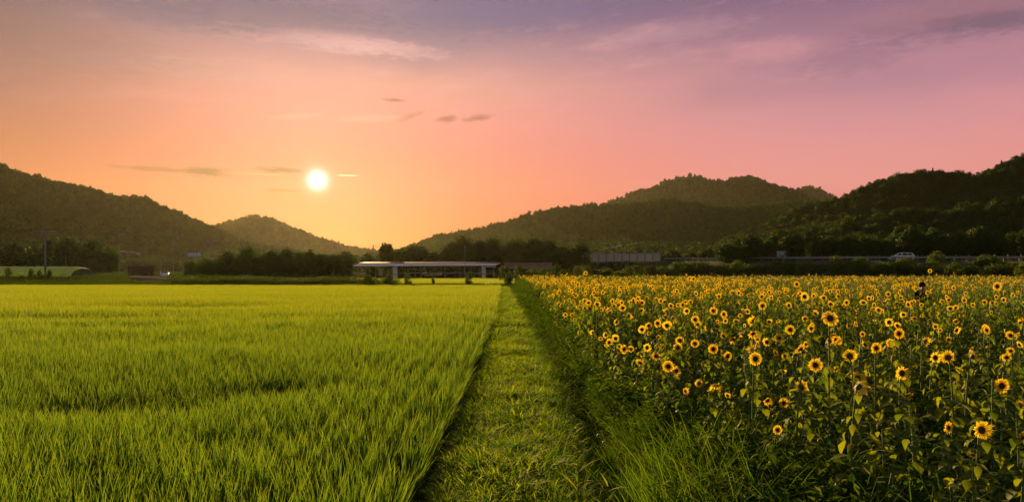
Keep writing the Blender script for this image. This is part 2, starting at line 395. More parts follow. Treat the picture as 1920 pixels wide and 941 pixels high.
HILLS = [
    # name, crest px, crest py, crest distance, foot distance, tree size, count
    ('hill', [-300, -100, 0, 20, 50, 90, 130, 170, 215, 262, 300, 345, 375, 395, 430, 470, 520, 600, 700], [260, 285, 305, 318, 325, 335, 340, 350, 370, 368, 385, 400, 413, 420, 440, 456, 466, 480, 500], 650, 340, .78, 9500),
    ('hill', [250, 330, 400, 430, 475, 510, 550, 600, 650, 690, 720, 760, 850], [450, 430, 420, 412, 402, 407, 425, 445, 460, 466, 472, 478, 500], 1250, 850, 1.0, 7000),
    ('hill', [680, 740, 760, 800, 840, 880, 920, 980, 1040, 1090, 1120, 1180, 1240, 1290, 1350, 1450, 1530, 1650, 1800], [500, 474, 466, 448, 437, 430, 420, 402, 391, 385, 382, 378, 373, 376, 386, 381, 378, 378, 400], 820, 380, .8, 15000),
    ('mountain', [1050, 1124, 1150, 1180, 1220, 1250, 1285, 1310, 1335, 1360, 1385, 1408, 1440, 1480, 1520, 1560, 1620, 1700], [410, 383, 373, 360, 350, 338, 328, 325, 334, 337, 330, 326, 340, 352, 368, 385, 400, 430], 1500, 1150, 1.0, 12000),
    ('mountain', [1400, 1470, 1490, 1515, 1540, 1575, 1610, 1700], [395, 365, 353, 344, 352, 369, 385, 410], 2150, 1850, 1.2, 3500),
    ('hill', [1330, 1420, 1500, 1560, 1580, 1600, 1640, 1680, 1720, 1750, 1790, 1830, 1850, 1880, 1920, 2000, 2200], [470, 425, 392, 380, 374, 366, 346, 331, 325, 320, 328, 334, 326, 310, 293, 268, 240], 400, 185, .9, 4600),
    ('hill', [1250, 1330, 1400, 1470, 1530, 1600, 1700, 1800, 1900, 2050, 2200], [492, 478, 458, 440, 428, 415, 400, 388, 375, 350, 340], 250, 165, .85, 1100),
]

def leaf_cloud(blobs, n, size, seed, shape=(1, 1, 1)):
    """many leaf-sized faces spread through the outer volume of several lobes"""
    r = np.random.default_rng(seed)
    vol = np.array([b[3] ** 2 for b in blobs]); k = r.choice(len(blobs), n, p=vol / vol.sum())
    c = np.array([b[:3] for b in blobs])[k]; R = np.array([b[3] for b in blobs])[k]
    d = r.normal(size=(n, 3)); d /= np.linalg.norm(d, axis=1)[:, None]
    rad = R * (1 - .55 * r.random(n) ** 2.2) * (1 + .12 * r.normal(size=n))
    p = c + d * rad[:, None] * np.array(shape)
    nrm = d + r.normal(size=(n, 3)) * .6; nrm /= np.linalg.norm(nrm, axis=1)[:, None]
    a = np.cross(nrm, r.normal(size=(n, 3))); a /= np.linalg.norm(a, axis=1)[:, None]; b = np.cross(nrm, a)
    s = size * (.6 + .8 * r.random(n))[:, None]
    v = np.stack([p - a * s, p + b * s * .55 , p + a * s, p - b * s * .55], 1).reshape(-1, 3)
    f = np.arange(4 * n).reshape(n, 4)
    var = np.repeat(np.clip(.5 + .5 * (smooth_noise(p[:, 0] + seed, p[:, 1] + p[:, 2], R.mean() * .8, seed) - .5) + .25 * r.normal(size=n), 0, 1), 4)
    return v, f, var
def tree_blobs(seed, h, w, low=.25):
    r = np.random.default_rng(seed); out = [(0, 0, h * .62, w * .36)]
    for i in range(9):
        a = r.random() * 6.28; q = r.random()
        z = h * (low + (1 - low - .15) * q); rr = w * .33 * (1 - .45 * abs(q - .35))
        out.append((math.cos(a) * rr * r.uniform(.5, 1.15), math.sin(a) * rr * r.uniform(.5, 1.15), z, w * r.uniform(.16, .27)))
    out.append((r.uniform(-.1, .1) * w, 0, h * .86, w * .18))
    return out
def far_tree(name, seed, n, size, mt):
    v, f, var = leaf_cloud(tree_blobs(seed, 8.0, 7.0, .15), n, size, seed); return npmesh(name, v, f, mt, attr=var)
def conifer_mesh(name, seed, n, size, h, w, mt):
    r = np.random.default_rng(seed); q = r.random(n) ** .7
    z = h * (.08 + .92 * (1 - q)); a = r.random(n) * 6.283; rad = (w / 2) * q * (.55 + .5 * r.random(n)) * (1 + .25 * np.sin(z * 5))
    p = np.stack([np.cos(a) * rad, np.sin(a) * rad, z - .15 * rad], 1)
    d = np.stack([np.cos(a), np.sin(a), .2 + r.normal(size=n) * .3], 1); d /= np.linalg.norm(d, axis=1)[:, None]
    b = np.cross(d, r.normal(size=(n, 3))); b /= np.linalg.norm(b, axis=1)[:, None]; s = size * (.6 + .8 * r.random(n))[:, None]
    v = np.stack([p - d * s, p + b * s * .4, p + d * s, p - b * s * .4], 1).reshape(-1, 3)
    return npmesh(name, v, np.arange(4 * n).reshape(n, 4), mt, attr=np.repeat(r.random(n), 4))
FAR = [far_tree('forest_tree', 20 + i, 420, .62, M['crown2' if i % 2 else 'crown']) for i in range(4)] + [conifer_mesh('forest_conifer', 31, 420, .6, 9.5, 5.0, M['crown2'])]
MID = [far_tree('wood_tree', 40 + i, 1700, .32, M['crown3']) for i in range(4)] + [conifer_mesh('wood_conifer', 51, 1300, .36, 9.5, 4.6, M['crown2'])]
hfs = []
for hi_, (nm, pxs, pys, Yr, Yb, ts, cnt) in enumerate(HILLS):
    hf, v, fq, Xc = hillgrid(pxs, pys, Yr, Yb, 7.0 * ts, hi_ * 13 + 3)
    tag(link(nm, npmesh(nm, v, fq, M['hill'], True)), kind='structure'); hfs.append(hf)
    r = np.random.default_rng(100 + hi_)
    lo, hi2 = Xc[0], Xc[-1]
    n = int(cnt * 2.2); x = r.uniform(lo, hi2, n); y = Yb + (Yr * 1.03 - Yb) * r.random(n) ** .85
    vis = np.abs(x) < .80 * y + 12
    x, y = x[vis][:cnt], y[vis][:cnt]
    z = hf(x, y); keep = z > 1.5; x, y, z = x[keep], y[keep], z[keep]; n = len(x)
    s = ts * r.uniform(.7, 1.25, n) * (1 + .25 * (fbm(x, y, 60, 4) - .5))
    protos = MID if Yr < 500 else FAR
    idx = np.where(r.random(n) < .025, 4, r.integers(0, 4, n))
    scatter('forest', np.stack([x, y, z - .6], 1), np.stack([np.zeros(n), np.zeros(n), r.random(n) * 6.28], 1), np.stack([s, s, s * r.uniform(.85, 1.2, n)], 1), idx, protos,
            label=['dark forest covering the long hill at the left edge', 'hazy brown forest on the low hill under the sun', 'olive forest on the long ridge behind the pale barrier', 'hazy forest on the twin peaked mountain', 'grey hazy forest on the small farthest peak', 'dark forest on the tall hill at the right edge', 'dark green wood at the foot of the right hill'][hi_], cat='forest', kind='stuff')

# ------------------------------------------------------------------ blades of rice and grass
def blades(seed, n, h0, h1, w, spread, lean, bend, segs=3, square=False, fan=1.0, drift=(0, 0)):
    r = np.random.default_rng(seed)
    if square: bx, by = r.uniform(-spread, spread, n), r.uniform(-spread, spread, n); a = r.random(n) * 6.283
    else:
        a = r.random(n) * 6.283; q = spread * np.sqrt(r.random(n)); bx, by = np.cos(a) * q, np.sin(a) * q
    h = r.uniform(h0, h1, n); ln = lean * r.uniform(.2, 1.2, n); bd = bend * r.uniform(.2, 1.3, n); ps = r.random(n) * 6.283
    V = []; VAR = []
    pv = r.random(n)
    for k in range(segs + 1):
        t = k / segs
        out = h * (ln * t + bd * t * t)
        px_ = bx + np.cos(a) * out * fan + drift[0] * h * t * t; py_ = by + np.sin(a) * out * fan + drift[1] * h * t * t
        pz = h * (t - .42 * bd * t * t * t)
        ww = w * (.55 + .9 * t) * (1 - t) ** .6 if t < 1 else 0 * t
        ww = max(ww, w * .06) / 1.0
        V.append(np.stack([px_ - np.cos(ps) * ww, py_ - np.sin(ps) * ww, pz], 1)); V.append(np.stack([px_ + np.cos(ps) * ww, py_ + np.sin(ps) * ww, pz], 1))
        VAR += [np.clip(pv * (.06 + .34 * t * t) + .60 * t ** 5, 0, 1)] * 2  # shaded blade bodies and sunlit tips painted in as a tone gradient
    V = np.stack(V, 1); VAR = np.stack(VAR, 1)
    f = []
    base = np.arange(n)[:, None] * (2 * (segs + 1))
    for k in range(segs): f.append(base + np.array([2 * k, 2 * k + 1, 2 * k + 3, 2 * k + 2])[None])
    return V.reshape(-1, 3), np.concatenate(f), VAR.ravel()
def blade_mesh(name, mt, *a, **k):
    v, f, q = blades(*a, **k); return npmesh(name, v, f, mt, attr=q)

# --- the near rice paddy: clumps in planting rows
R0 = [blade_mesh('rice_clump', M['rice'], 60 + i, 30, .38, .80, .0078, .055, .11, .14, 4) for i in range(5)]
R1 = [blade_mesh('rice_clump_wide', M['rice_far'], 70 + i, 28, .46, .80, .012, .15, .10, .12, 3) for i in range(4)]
def rice_h(x, y):
    s = .86 + .26 * fbm(x * .45, y, 3.2, 2) + .10 * (smooth_noise(x, y, .6, 3) - .5)
    for cx, cy, ax, ay, d in [(-6.0, 10.6, 1.9, .9, .36), (-4.2, 12.0, 1.2, .7, .30), (-3.2, 8.4, .8, .5, .15), (-17.5, 38, 4.5, 2, .35), (-19, 29, 5, 1.6, .25), (-14, 24, 3.5, 1.2, .2), (-8.8, 7.2, 2.2, .9, .15)]:
        s = s * (1 - d * np.exp(-((x - cx) / ax) ** 2 - ((y - cy) / ay) ** 2))
    return s
def rice_points(y0, y1, sx, sy, xr, seed, xl=None):
    r = np.random.default_rng(seed)
    gx = -1.17 - np.arange(0, y1 * .80 + 4, sx); gy = np.arange(y0, y1, sy)
    x, y = np.meshgrid(gx, gy); x = x.ravel() + r.normal(size=x.size) * sx * .09; y = y.ravel() + r.normal(size=y.size) * sy * .25
    off = path_left(y) - path_left(7.0)                        # rows follow the path
    x = x + off * np.exp(np.minimum(0, x) / 20)
    k = (x < xr(y) + .06) & (x > -(y * .78 + 3))
    return x[k], y[k], r
def place_rice(name, y0, y1, sx, sy, protos, seed, sc=1.0, xr=lambda y: path_left(y) - .20, **tg):
    x, y, r = rice_points(y0, y1, sx, sy, xr, seed)
    m = np.clip((y - 17) / 20, 0, 1); keep = r.random(len(x)) < (1 - m if protos is R0 else m); x, y = x[keep], y[keep]   # the two kinds of clump blend between 17 and 37 m
    n = len(x); h = rice_h(x, y) * r.uniform(.9, 1.1, n)
    edge = np.clip(1 - (xr(y) - x) / .7, 0, 1)
    tilt = .10 * (fbm(x, y, 4, 8) - .5) * 2
    rot = np.stack([r.normal(size=n) * .04 + .12 * (fbm(x, y, 6, 21) - .5), .04 + tilt * .6 + .20 * edge + r.normal(size=n) * .04, r.random(n) * .0], 1)
    # random heading: use mirrored/rotated prototypes through the z angle of small steps
    rot[:, 2] = r.uniform(-.5, .5, n)
    scatter(name, np.stack([x, y, np.full(n, -.26)], 1), rot, np.stack([np.full(n, sc), np.full(n, sc), h], 1), r.integers(0, len(protos), n), protos, **tg)
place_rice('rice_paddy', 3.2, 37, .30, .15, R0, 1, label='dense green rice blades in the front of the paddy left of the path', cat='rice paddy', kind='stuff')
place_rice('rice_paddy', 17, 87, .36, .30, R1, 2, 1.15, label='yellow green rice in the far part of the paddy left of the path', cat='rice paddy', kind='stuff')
# second paddy beyond the cross bank
def place_far_rice():
    r = np.random.default_rng(5); n = 15000
    y = r.uniform(95, 148, n); x = r.uniform(-36, 9, n); k = (x > X(560, y)) & (x < X(1010, y))
    x, y = x[k], y[k]; n = len(x)
    scatter('rice_paddy', np.stack([x, y, np.full(n, -.0)], 1), np.stack([r.normal(size=n) * .05, r.normal(size=n) * .05, r.random(n) * 6], 1),
            np.stack([np.full(n, 1.7), np.full(n, 1.7), .85 * rice_h(x, y)], 1), r.integers(0, 4, n), R1, label='bright strip of rice in front of the long low shed', cat='rice paddy', kind='stuff')
place_far_rice()

# --- grass on the path
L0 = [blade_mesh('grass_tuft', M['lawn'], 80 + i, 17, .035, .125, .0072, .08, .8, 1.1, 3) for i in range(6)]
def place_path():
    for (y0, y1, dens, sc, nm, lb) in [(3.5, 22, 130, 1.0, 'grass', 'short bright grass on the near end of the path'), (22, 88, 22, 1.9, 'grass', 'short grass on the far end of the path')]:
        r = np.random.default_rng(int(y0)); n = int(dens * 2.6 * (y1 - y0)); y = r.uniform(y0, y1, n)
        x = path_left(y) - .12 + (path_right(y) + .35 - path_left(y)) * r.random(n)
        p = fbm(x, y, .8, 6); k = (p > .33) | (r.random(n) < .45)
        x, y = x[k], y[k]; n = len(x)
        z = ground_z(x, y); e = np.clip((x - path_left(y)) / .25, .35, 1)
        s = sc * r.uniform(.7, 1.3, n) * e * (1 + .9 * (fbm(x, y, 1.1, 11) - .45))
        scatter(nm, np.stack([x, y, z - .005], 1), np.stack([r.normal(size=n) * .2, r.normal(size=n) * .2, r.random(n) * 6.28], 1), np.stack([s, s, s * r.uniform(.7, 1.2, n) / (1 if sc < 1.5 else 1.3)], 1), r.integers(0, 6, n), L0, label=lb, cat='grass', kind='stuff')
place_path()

# --- weeds in the ditch and on the bank, undergrowth below the sunflowers
def herb_mesh(name, seed, n, h, size, mt):
    """an upright weed with many small pointed leaves"""
    r = np.random.default_rng(seed); z = h * (.1 + .9 * r.random(n)); a = r.random(n) * 6.283
    q = (.10 + .10 * (1 - z / h)) * (.4 + r.random(n)); p = np.stack([np.cos(a) * q, np.sin(a) * q, z], 1)
    d = np.stack([np.cos(a), np.sin(a), .3 + .5 * r.normal(size=n)], 1); d /= np.linalg.norm(d, axis=1)[:, None]
    b = np.cross(d, [0, 0, 1.]) + r.normal(size=(n, 3)) * .3; b /= np.linalg.norm(b, axis=1)[:, None]
    s = size * (.5 + r.random(n))[:, None]
    v = np.stack([p - d * s * .2, p + d * s * .7 + b * s * .28, p + d * s * 1.6 - np.array([0, 0, 1]) * s * .5, p + d * s * .7 - b * s * .28], 1).reshape(-1, 3)
    return npmesh(name, v, np.arange(4 * n).reshape(n, 4), mt, attr=np.repeat(r.random(n), 4))
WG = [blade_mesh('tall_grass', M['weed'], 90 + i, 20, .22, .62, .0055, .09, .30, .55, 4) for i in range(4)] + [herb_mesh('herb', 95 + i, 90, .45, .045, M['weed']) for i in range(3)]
def place_weeds():
    r = np.random.default_rng(9)
    out = []
    for y0, y1, dens in [(3.3, 14, 62), (14, 40, 26), (40, 90, 8)]:
        n = int(dens * 2.2 * (y1 - y0)); y = r.uniform(y0, y1, n)
        x = path_right(y) + .05 + (field_left(y) + .5 - path_right(y)) * r.random(n)
        out.append(np.stack([x, y, np.full(n, (1.0, 1.35, 2.0)[[3.3, 14, 40].index(y0)])], 1))
    p = np.concatenate(out); x, y, sc = p.T; n = len(x)
    u = (x - path_right(y)) / (field_left(y) - path_right(y))
    mid = path_right(y) + .55
    inditch = np.exp(-((x - mid) / .28) ** 2)
    s = sc * r.uniform(.5, 1.25, n) * (.45 + .75 * np.clip(u, 0, 1)) * (1 - .25 * inditch)
    idx = np.where(r.random(n) < .5 + .3 * (fbm(x, y, 1.5, 17) - .5), r.integers(4, 7, n), r.integers(0, 4, n))
    scatter('weeds', np.stack([x, y, ground_z(x, y) - .01], 1), np.stack([r.normal(size=n) * .12, r.normal(size=n) * .12, r.random(n) * 6.28], 1), np.stack([s, s, s], 1), idx, WG,
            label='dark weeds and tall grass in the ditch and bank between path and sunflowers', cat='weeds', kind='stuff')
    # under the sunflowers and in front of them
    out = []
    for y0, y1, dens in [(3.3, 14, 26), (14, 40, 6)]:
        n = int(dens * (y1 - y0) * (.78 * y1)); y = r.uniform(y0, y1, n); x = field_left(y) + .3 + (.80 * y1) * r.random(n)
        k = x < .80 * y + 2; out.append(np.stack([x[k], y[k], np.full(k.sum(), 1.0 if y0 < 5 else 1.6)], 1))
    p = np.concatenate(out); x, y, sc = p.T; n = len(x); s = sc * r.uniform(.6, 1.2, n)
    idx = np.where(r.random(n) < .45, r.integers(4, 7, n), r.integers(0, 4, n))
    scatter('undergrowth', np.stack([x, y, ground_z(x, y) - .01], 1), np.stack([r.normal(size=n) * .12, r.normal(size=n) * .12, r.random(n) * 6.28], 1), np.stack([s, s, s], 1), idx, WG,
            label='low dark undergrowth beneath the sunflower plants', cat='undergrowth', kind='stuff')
place_weeds()
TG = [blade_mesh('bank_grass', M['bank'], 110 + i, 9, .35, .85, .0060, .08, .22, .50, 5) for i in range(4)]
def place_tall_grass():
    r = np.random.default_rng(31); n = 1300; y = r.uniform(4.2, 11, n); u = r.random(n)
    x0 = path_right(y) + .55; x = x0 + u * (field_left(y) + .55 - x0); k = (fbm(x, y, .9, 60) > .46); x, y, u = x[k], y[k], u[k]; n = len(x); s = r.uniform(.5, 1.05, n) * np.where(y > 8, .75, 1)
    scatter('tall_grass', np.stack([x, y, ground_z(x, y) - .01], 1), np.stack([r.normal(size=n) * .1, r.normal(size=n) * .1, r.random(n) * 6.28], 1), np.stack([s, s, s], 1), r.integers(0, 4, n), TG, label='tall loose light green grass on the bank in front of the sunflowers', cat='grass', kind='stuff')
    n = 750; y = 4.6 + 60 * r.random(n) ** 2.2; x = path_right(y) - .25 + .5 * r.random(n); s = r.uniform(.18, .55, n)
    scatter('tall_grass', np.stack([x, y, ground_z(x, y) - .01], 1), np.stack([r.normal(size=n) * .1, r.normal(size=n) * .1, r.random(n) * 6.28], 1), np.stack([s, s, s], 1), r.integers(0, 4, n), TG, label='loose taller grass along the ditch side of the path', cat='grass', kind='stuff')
place_tall_grass()

# ------------------------------------------------------------------ sunflowers
def leaf_geo(L, Wd, droop, fold, rot, pitch, r):
    """heart-shaped leaf: rows across a curved midrib"""
    prof = [(0, .18), (.10, .80), (.28, 1.0), (.50, .82), (.74, .46), (.92, .16), (1.0, .015)]
    R = Euler((0, -pitch, rot)).to_matrix()
    v = []
    tw = r.uniform(-.5, .5)
    for t, w in prof:
        zc = -droop * L * t * t
        for sx in (-1, 0, 1):
            yy = sx * w * Wd * .5
            zz = zc + abs(sx) * fold * w * Wd * .5 + sx * tw * t * Wd * .25 + r.uniform(-.02, .02) * L
            v.append(R @ Vector((L * t - (.10 * L if sx and t == 0 else 0), yy, zz)))
    f = []
    for i in range(len(prof) - 1):
        for j in range(2): a = i * 3 + j; f.append((a, a + 1, a + 4, a + 3))
    return v, f
def plant_leaves(seed, nleaf, zlo=.15, zhi=.93, big=.22):
    r = random.Random(seed); V, Fc, A = [], [], []; n0 = 0; SV = MB()
    for i in range(nleaf):
        q = (i + r.random()) / nleaf; z = 1.4 * (zlo + (zhi - zlo) * q); a = i * 2.4 + r.uniform(-.5, .5)
        pl = r.uniform(.07, .16) * (1.2 - .6 * q); L = big * r.uniform(.7, 1.15) * (1.1 - .45 * q)
        pitch = r.uniform(-1.15, .35)
        base = Vector((math.cos(a) * pl, math.sin(a) * pl, z + pl * .5))
        SV.tube([(0, 0, z), (math.cos(a) * pl * .55, math.sin(a) * pl * .55, z + pl * .42), base], [.0045, .0035, .003], 3, False)
        v, f = leaf_geo(L, L * r.uniform(.42, .8), r.uniform(.15, .75), r.uniform(.05, .4), a, pitch, r)
        V += [p + base for p in v]; Fc += [tuple(k + n0 for k in q_) for q_ in f]; n0 += len(v); A += [r.random()] * len(v)
    me = npmesh('leaves', np.array([tuple(p) for p in V]), Fc, M['sleaf'], True, attr=A)
    return me, SV
def plant_stem(seed, SV, fat=1.0):
    r = random.Random(seed); ph = r.random() * 6.28
    def off(t): return (.05 * math.sin(ph) * math.sin(t * 3.1), .05 * math.cos(ph) * math.sin(t * 3.1))
    SV.tube([(off(t)[0], off(t)[1], 1.4 * t) for t in (0, .25, .5, .75, .92, 1.0)], [.013 * fat, .012 * fat, .010 * fat, .008 * fat, .007 * fat, .006 * fat], 5, False)
    return SV.mesh('stem', M['stem'], True)
TPL = []
for i in range(6):
    lm, sv = plant_leaves(200 + i, 28 + i % 4, big=.155); TPL.append((plant_stem(200 + i, sv), lm))
def head_mesh(seed, n, lay=2, curl=.12, droopf=0.0, seg=3):
    """ray petals round a disc of radius .36; the whole flower has radius 1; it faces +Z"""
    r = random.Random(seed); V, Fc, A = [], [], []; k0 = 0
    for L in range(lay):
        for i in range(n):
            a = 2 * math.pi * (i + .5 * L + r.uniform(-.3, .3)) / n; ln = r.uniform(.50, .68) * (1 - .06 * L); w = r.uniform(.075, .11) * (26 / n) ** .5
            cu = curl * r.uniform(-1.2, 2.0) + droopf * r.uniform(.2, 1.2); tw = r.uniform(-.35, .35); aa = r.uniform(-.12, .12); col = r.random()
            ca, sa = math.cos(a), math.sin(a)
            rows = [(0, .5), (.35, 1.0), (.72, .75), (1, .02)]
            for t, wf in rows:
                rad = .34 + ln * t; side = w * wf; z = .05 - .03 * L + cu * ln * t * t * 1.6
                ox = aa * t * ln
                for s in (-1, 1):
                    V.append((ca * rad - sa * (s * side + ox), sa * rad + ca * (s * side + ox), z + s * tw * side + .01))
                A += [col] * 2
            for t in range(3): Fc.append((k0 + 2 * t, k0 + 2 * t + 1, k0 + 2 * t + 3, k0 + 2 * t + 2))
            k0 += 8
    return np.array(V), np.array(Fc), np.array(A)
def disc_geo(R=.37, h=.12, n=14):
    V = [(0, 0, h * .75)]; Fc = []
    prof = [(.35, h * .8), (.7, h), (.93, h * .6), (1.0, 0), (.95, -.05)]
    for q, z in prof:
        for k in range(n): a = 2 * math.pi * k / n; V.append((R * q * math.cos(a), R * q * math.sin(a), z + .03))
    for k in range(n): Fc.append((0, 1 + k, 1 + (k + 1) % n))
    for i in range(len(prof) - 1):
        for k in range(n): a = 1 + i * n; Fc.append((a + k, a + n + k, a + n + (k + 1) % n, a + (k + 1) % n))
    return V, Fc
def sepal_geo(seed):
    r = random.Random(seed); V, Fc = [(0, 0, -.24)], []
    n = 12
    for q, z in ((.12, -.22), (.30, -.12), (.42, -.02)):
        for k in range(n): a = 2 * math.pi * k / n; V.append((q * math.cos(a), q * math.sin(a), z))
    for k in range(n): Fc.append((0, 1 + (k + 1) % n, 1 + k))
    for i in range(2):
        for k in range(n): a = 1 + i * n; Fc.append((a + k, a + (k + 1) % n, a + n + (k + 1) % n, a + n + k))
    for k in range(16):
        a = 2 * math.pi * (k + r.uniform(-.3, .3)) / 16; b = len(V); l = r.uniform(.18, .32)
        ca, sa = math.cos(a), math.sin(a)
        V += [(ca * .33 - sa * .07, sa * .33 + ca * .07, -.07), (ca * .33 + sa * .07, sa * .33 - ca * .07, -.07), (ca * (.4 + l), sa * (.4 + l), -.1 * r.random())]
        Fc.append((b, b + 1, b + 2))
    return V, Fc
def mkhead(i, n, lay, curl, droopf):
    v, f, a = head_mesh(300 + i, n, lay, curl, droopf)
    pm = npmesh('petals', v, f, M['petal'], True, attr=a)
    b = MB(); b.add(*disc_geo()); dm = b.mesh('seed_disc', M['disc'], True)
    b = MB(); b.add(*sepal_geo(i)); sm = b.mesh('sepals', M['sepal'])
    return pm, dm, sm
HEADS = [mkhead(0, 24, 2, .05, 0), mkhead(1, 21, 2, .10, 0), mkhead(2, 26, 2, .08, -.25), mkhead(3, 19, 2, .18, .35), mkhead(4, 22, 1, .15, .1)]
GRP = 'sunflowers in the field'
def sunflower(x, y, h, dia, face, tilt, label, hk=0, tp=0, head=True, group=GRP):
    """face: compass turn of the bloom, 0 = towards the path end where the viewer stands; tilt: 0 upright bloom, <0 nodding"""
    gz = float(ground_z(x, y))
    o = empty('sunflower', (x, y, gz), label, 'sunflower', group, random.random() * 6.28)
    st, lv = TPL[tp % len(TPL)]; hh = h - gz; wz = min(1.25, .55 + hh * .45)
    s = link('stem', st, o); s.scale = (wz, wz, hh / 1.4)
    l = link('leaves', lv, o); l.scale = (wz * random.uniform(.85, 1.15),) * 2 + (hh / 1.4,)
    if head:
        pm, dm, sm = HEADS[hk % len(HEADS)]
        R = dia / 2
        hd = link('petals', pm, o); hd.scale = (R, R, R)
        # bloom normal: -Y turned by face, lifted by tilt
        nrm = Vector((math.sin(face) * math.cos(tilt), -math.cos(face) * math.cos(tilt), math.sin(tilt)))
        q = nrm.to_track_quat('Z', 'Y').to_matrix() @ Matrix.Rotation(random.random() * 6.28, 3, 'Z')
        q = Matrix.Rotation(-o.rotation_euler.z, 3, 'Z') @ q
        hd.rotation_euler = q.to_euler()
        fwd = q @ Vector((0, 0, 1))
        hd.location = Vector((0, 0, hh)) + fwd * (.22 * R)
        link('seed_disc', dm, hd); link('sepals', sm, hd)
    return o
# placed from the photograph: px, py, diameter px, (face, tilt, head kind, height)
FL = [(1167, 577, 15), (1142, 582, 12), (1203, 617, 18), (1232, 606, 17), (1250, 610, 20), (1303, 599, 17), (1308, 608, 16), (1274, 638, 19), (1270, 652, 20), (1302, 644, 18), (1337, 654, 21),
      (1363, 667, 20), (1415, 672, 28, 0, .05, 0), (1470, 667, 18), (1212, 651, 19), (1230, 667, 19), (1241, 649, 15), (1204, 664, 12), (1183, 654, 14), (1136, 628, 14), (1138, 647, 12), (1267, 695, 21), (1257, 688, 18),
      (1310, 718, 18, 0, 0, 0), (1356, 589, 16), (1429, 573, 17), (1384, 549, 11), (1460, 641, 15), (1493, 533, 13), (1290, 572, 10), (1271, 572, 10), (1586, 567, 14), (1868, 537, 20, 0, .05, 0), (1555, 598, 34, -.1, .45, 2),
      (1787, 540, 11), (1684, 625, 22, 0, 0, 0), (1641, 652, 24, .1, 0, 1), (1554, 639, 18), (1528, 684, 28, -.25, .1, 1), (1593, 668, 28, 2.6, .1, 3), (1779, 671, 28, 2.9, .2, 3), (1848, 619, 18), (1820, 621, 13, -1.0, .2, 4),
      (1778, 594, 12), (1813, 687, 16, .5, 1.1, 4), (1680, 574, 11), (1629, 620, 13), (1622, 630, 13), (1913, 600, 13), (1907, 548, 9), (1574, 640, 12), (1615, 650, 13), (1905, 629, 18, .9, -.3, 1), (1509, 645, 15), (1507, 556, 20),
      (1505, 661, 18), (1544, 701, 14), (1468, 755, 22, .1, .1, 1), (1457, 805, 20, 0, 0, 0), (1438, 749, 20, .2, -.5, 3), (1501, 726, 28, 2.4, 0, 3), (1332, 735, 14, 0, 1.2, 4), (1363, 742, 15, .3, .7, 4),
      (1607, 723, 36, 1.7, -.5, 3), (1775, 801, 26, .4, .1, 1), (1837, 805, 38, 0, .15, 3), (1913, 819, 28, .3, .1, 3), (1804, 728, 24, 1.2, 0, 4), (1786, 711, 20, 1.9, .4, 4), (1758, 711, 15, 1.0, .3, 4), (1860, 718, 14, 1.6, .3, 4),
      (1823, 855, 11, 0, 1.1, 4), (1912, 759, 20, .5, 1.2, 3), (1699, 738, 24, .4, -.7, 3),
      (1098, 512, 9, 0, 0, 0), (1083, 533, 10), (1043, 528, 8), (1060, 590, 10), (1078, 600, 9), (1048, 570, 9), (1110, 598, 10), (1743, 508, 9, 0, .1, 0), (1300, 523, 10), (1292, 522, 11)]
LAB = {
    (1415, 672): 'large sunflower with a big round dark disc, lowest bright head right of the bank', (1555, 598): 'very large ragged sunflower tilted up to the sky, taller than those around it',
    (1868, 537): 'large round sunflower standing above the far rows below the rightmost roadside shrub', (1684, 625): 'round upright sunflower alone on its stem among dark leaves',
    (1641, 652): 'dark centred sunflower just left of the single round upright bloom', (1528, 684): 'oval sunflower turned slightly left, a little right of the largest round bloom',
    (1593, 668): 'big sunflower seen from behind with a shaggy ring of petals', (1779, 671): 'sunflower seen from behind on a long bare stalk above the dark gap',
    (1310, 718): 'small neat sunflower on a thin stalk at the edge of the tall grass', (1457, 805): 'lone small sunflower low in the tall grass in front of the field',
    (1468, 755): 'small ragged sunflower above the lone low bloom in the grass', (1607, 723): 'drooping sunflower on an arched stalk with long hanging petals',
    (1837, 805): 'large ragged sunflower lowest in the field with wavy petals and a stalk below', (1775, 801): 'narrow sunflower with uneven petals, just left of the large ragged lowest bloom',
    (1913, 819): 'sunflower half turned at the right edge, beside the large ragged lowest bloom', (1912, 759): 'sunflower facing up at the end of a leaning stalk at the right edge',
    (1804, 728): 'sideways sunflower on a thin branched stalk at the dark gap', (1699, 738): 'nodding dark sunflower facing the ground among big leaves', (1501, 726): 'large shaggy sunflower turned away, above the small ragged bloom',
    (1098, 512): 'tall sunflower sticking up above the far edge near the pale barrier', (1743, 508): 'sunflower sticking up above the far edge in front of the roadside shrubs',
    (1438, 749): 'dark sunflower bowed down beside the small ragged bloom', (1823, 855): 'tiny sunflower bud lowest in the dark leaves, below the large ragged bloom', (1813, 687): 'small sunflower facing the sky right of the bloom seen from behind',
    (1507, 556): 'dark centred ragged sunflower left above the very large tilted bloom', (1337, 654): 'sunflower with a round black disc left above the largest round bloom', (1363, 667): 'sunflower with thin petals between two larger round blooms',
    (1250, 610): 'large sunflower in the row of three bright blooms above the bank', (1270, 652): 'lower sunflower of the overlapping pair at the middle of the left edge', (1274, 638): 'upper sunflower of the overlapping pair at the middle of the left edge',
    (1267, 695): 'right sunflower of the low cluster nearest the weedy bank', (1257, 688): 'left sunflower of the low cluster nearest the weedy bank', (1167, 577): 'bright round sunflower alone near the far left edge of the field',
    (1429, 573): 'dark centred sunflower behind the bright left rows', (1384, 549): 'small sunflower standing over green leaves far back in the field'}
used = []
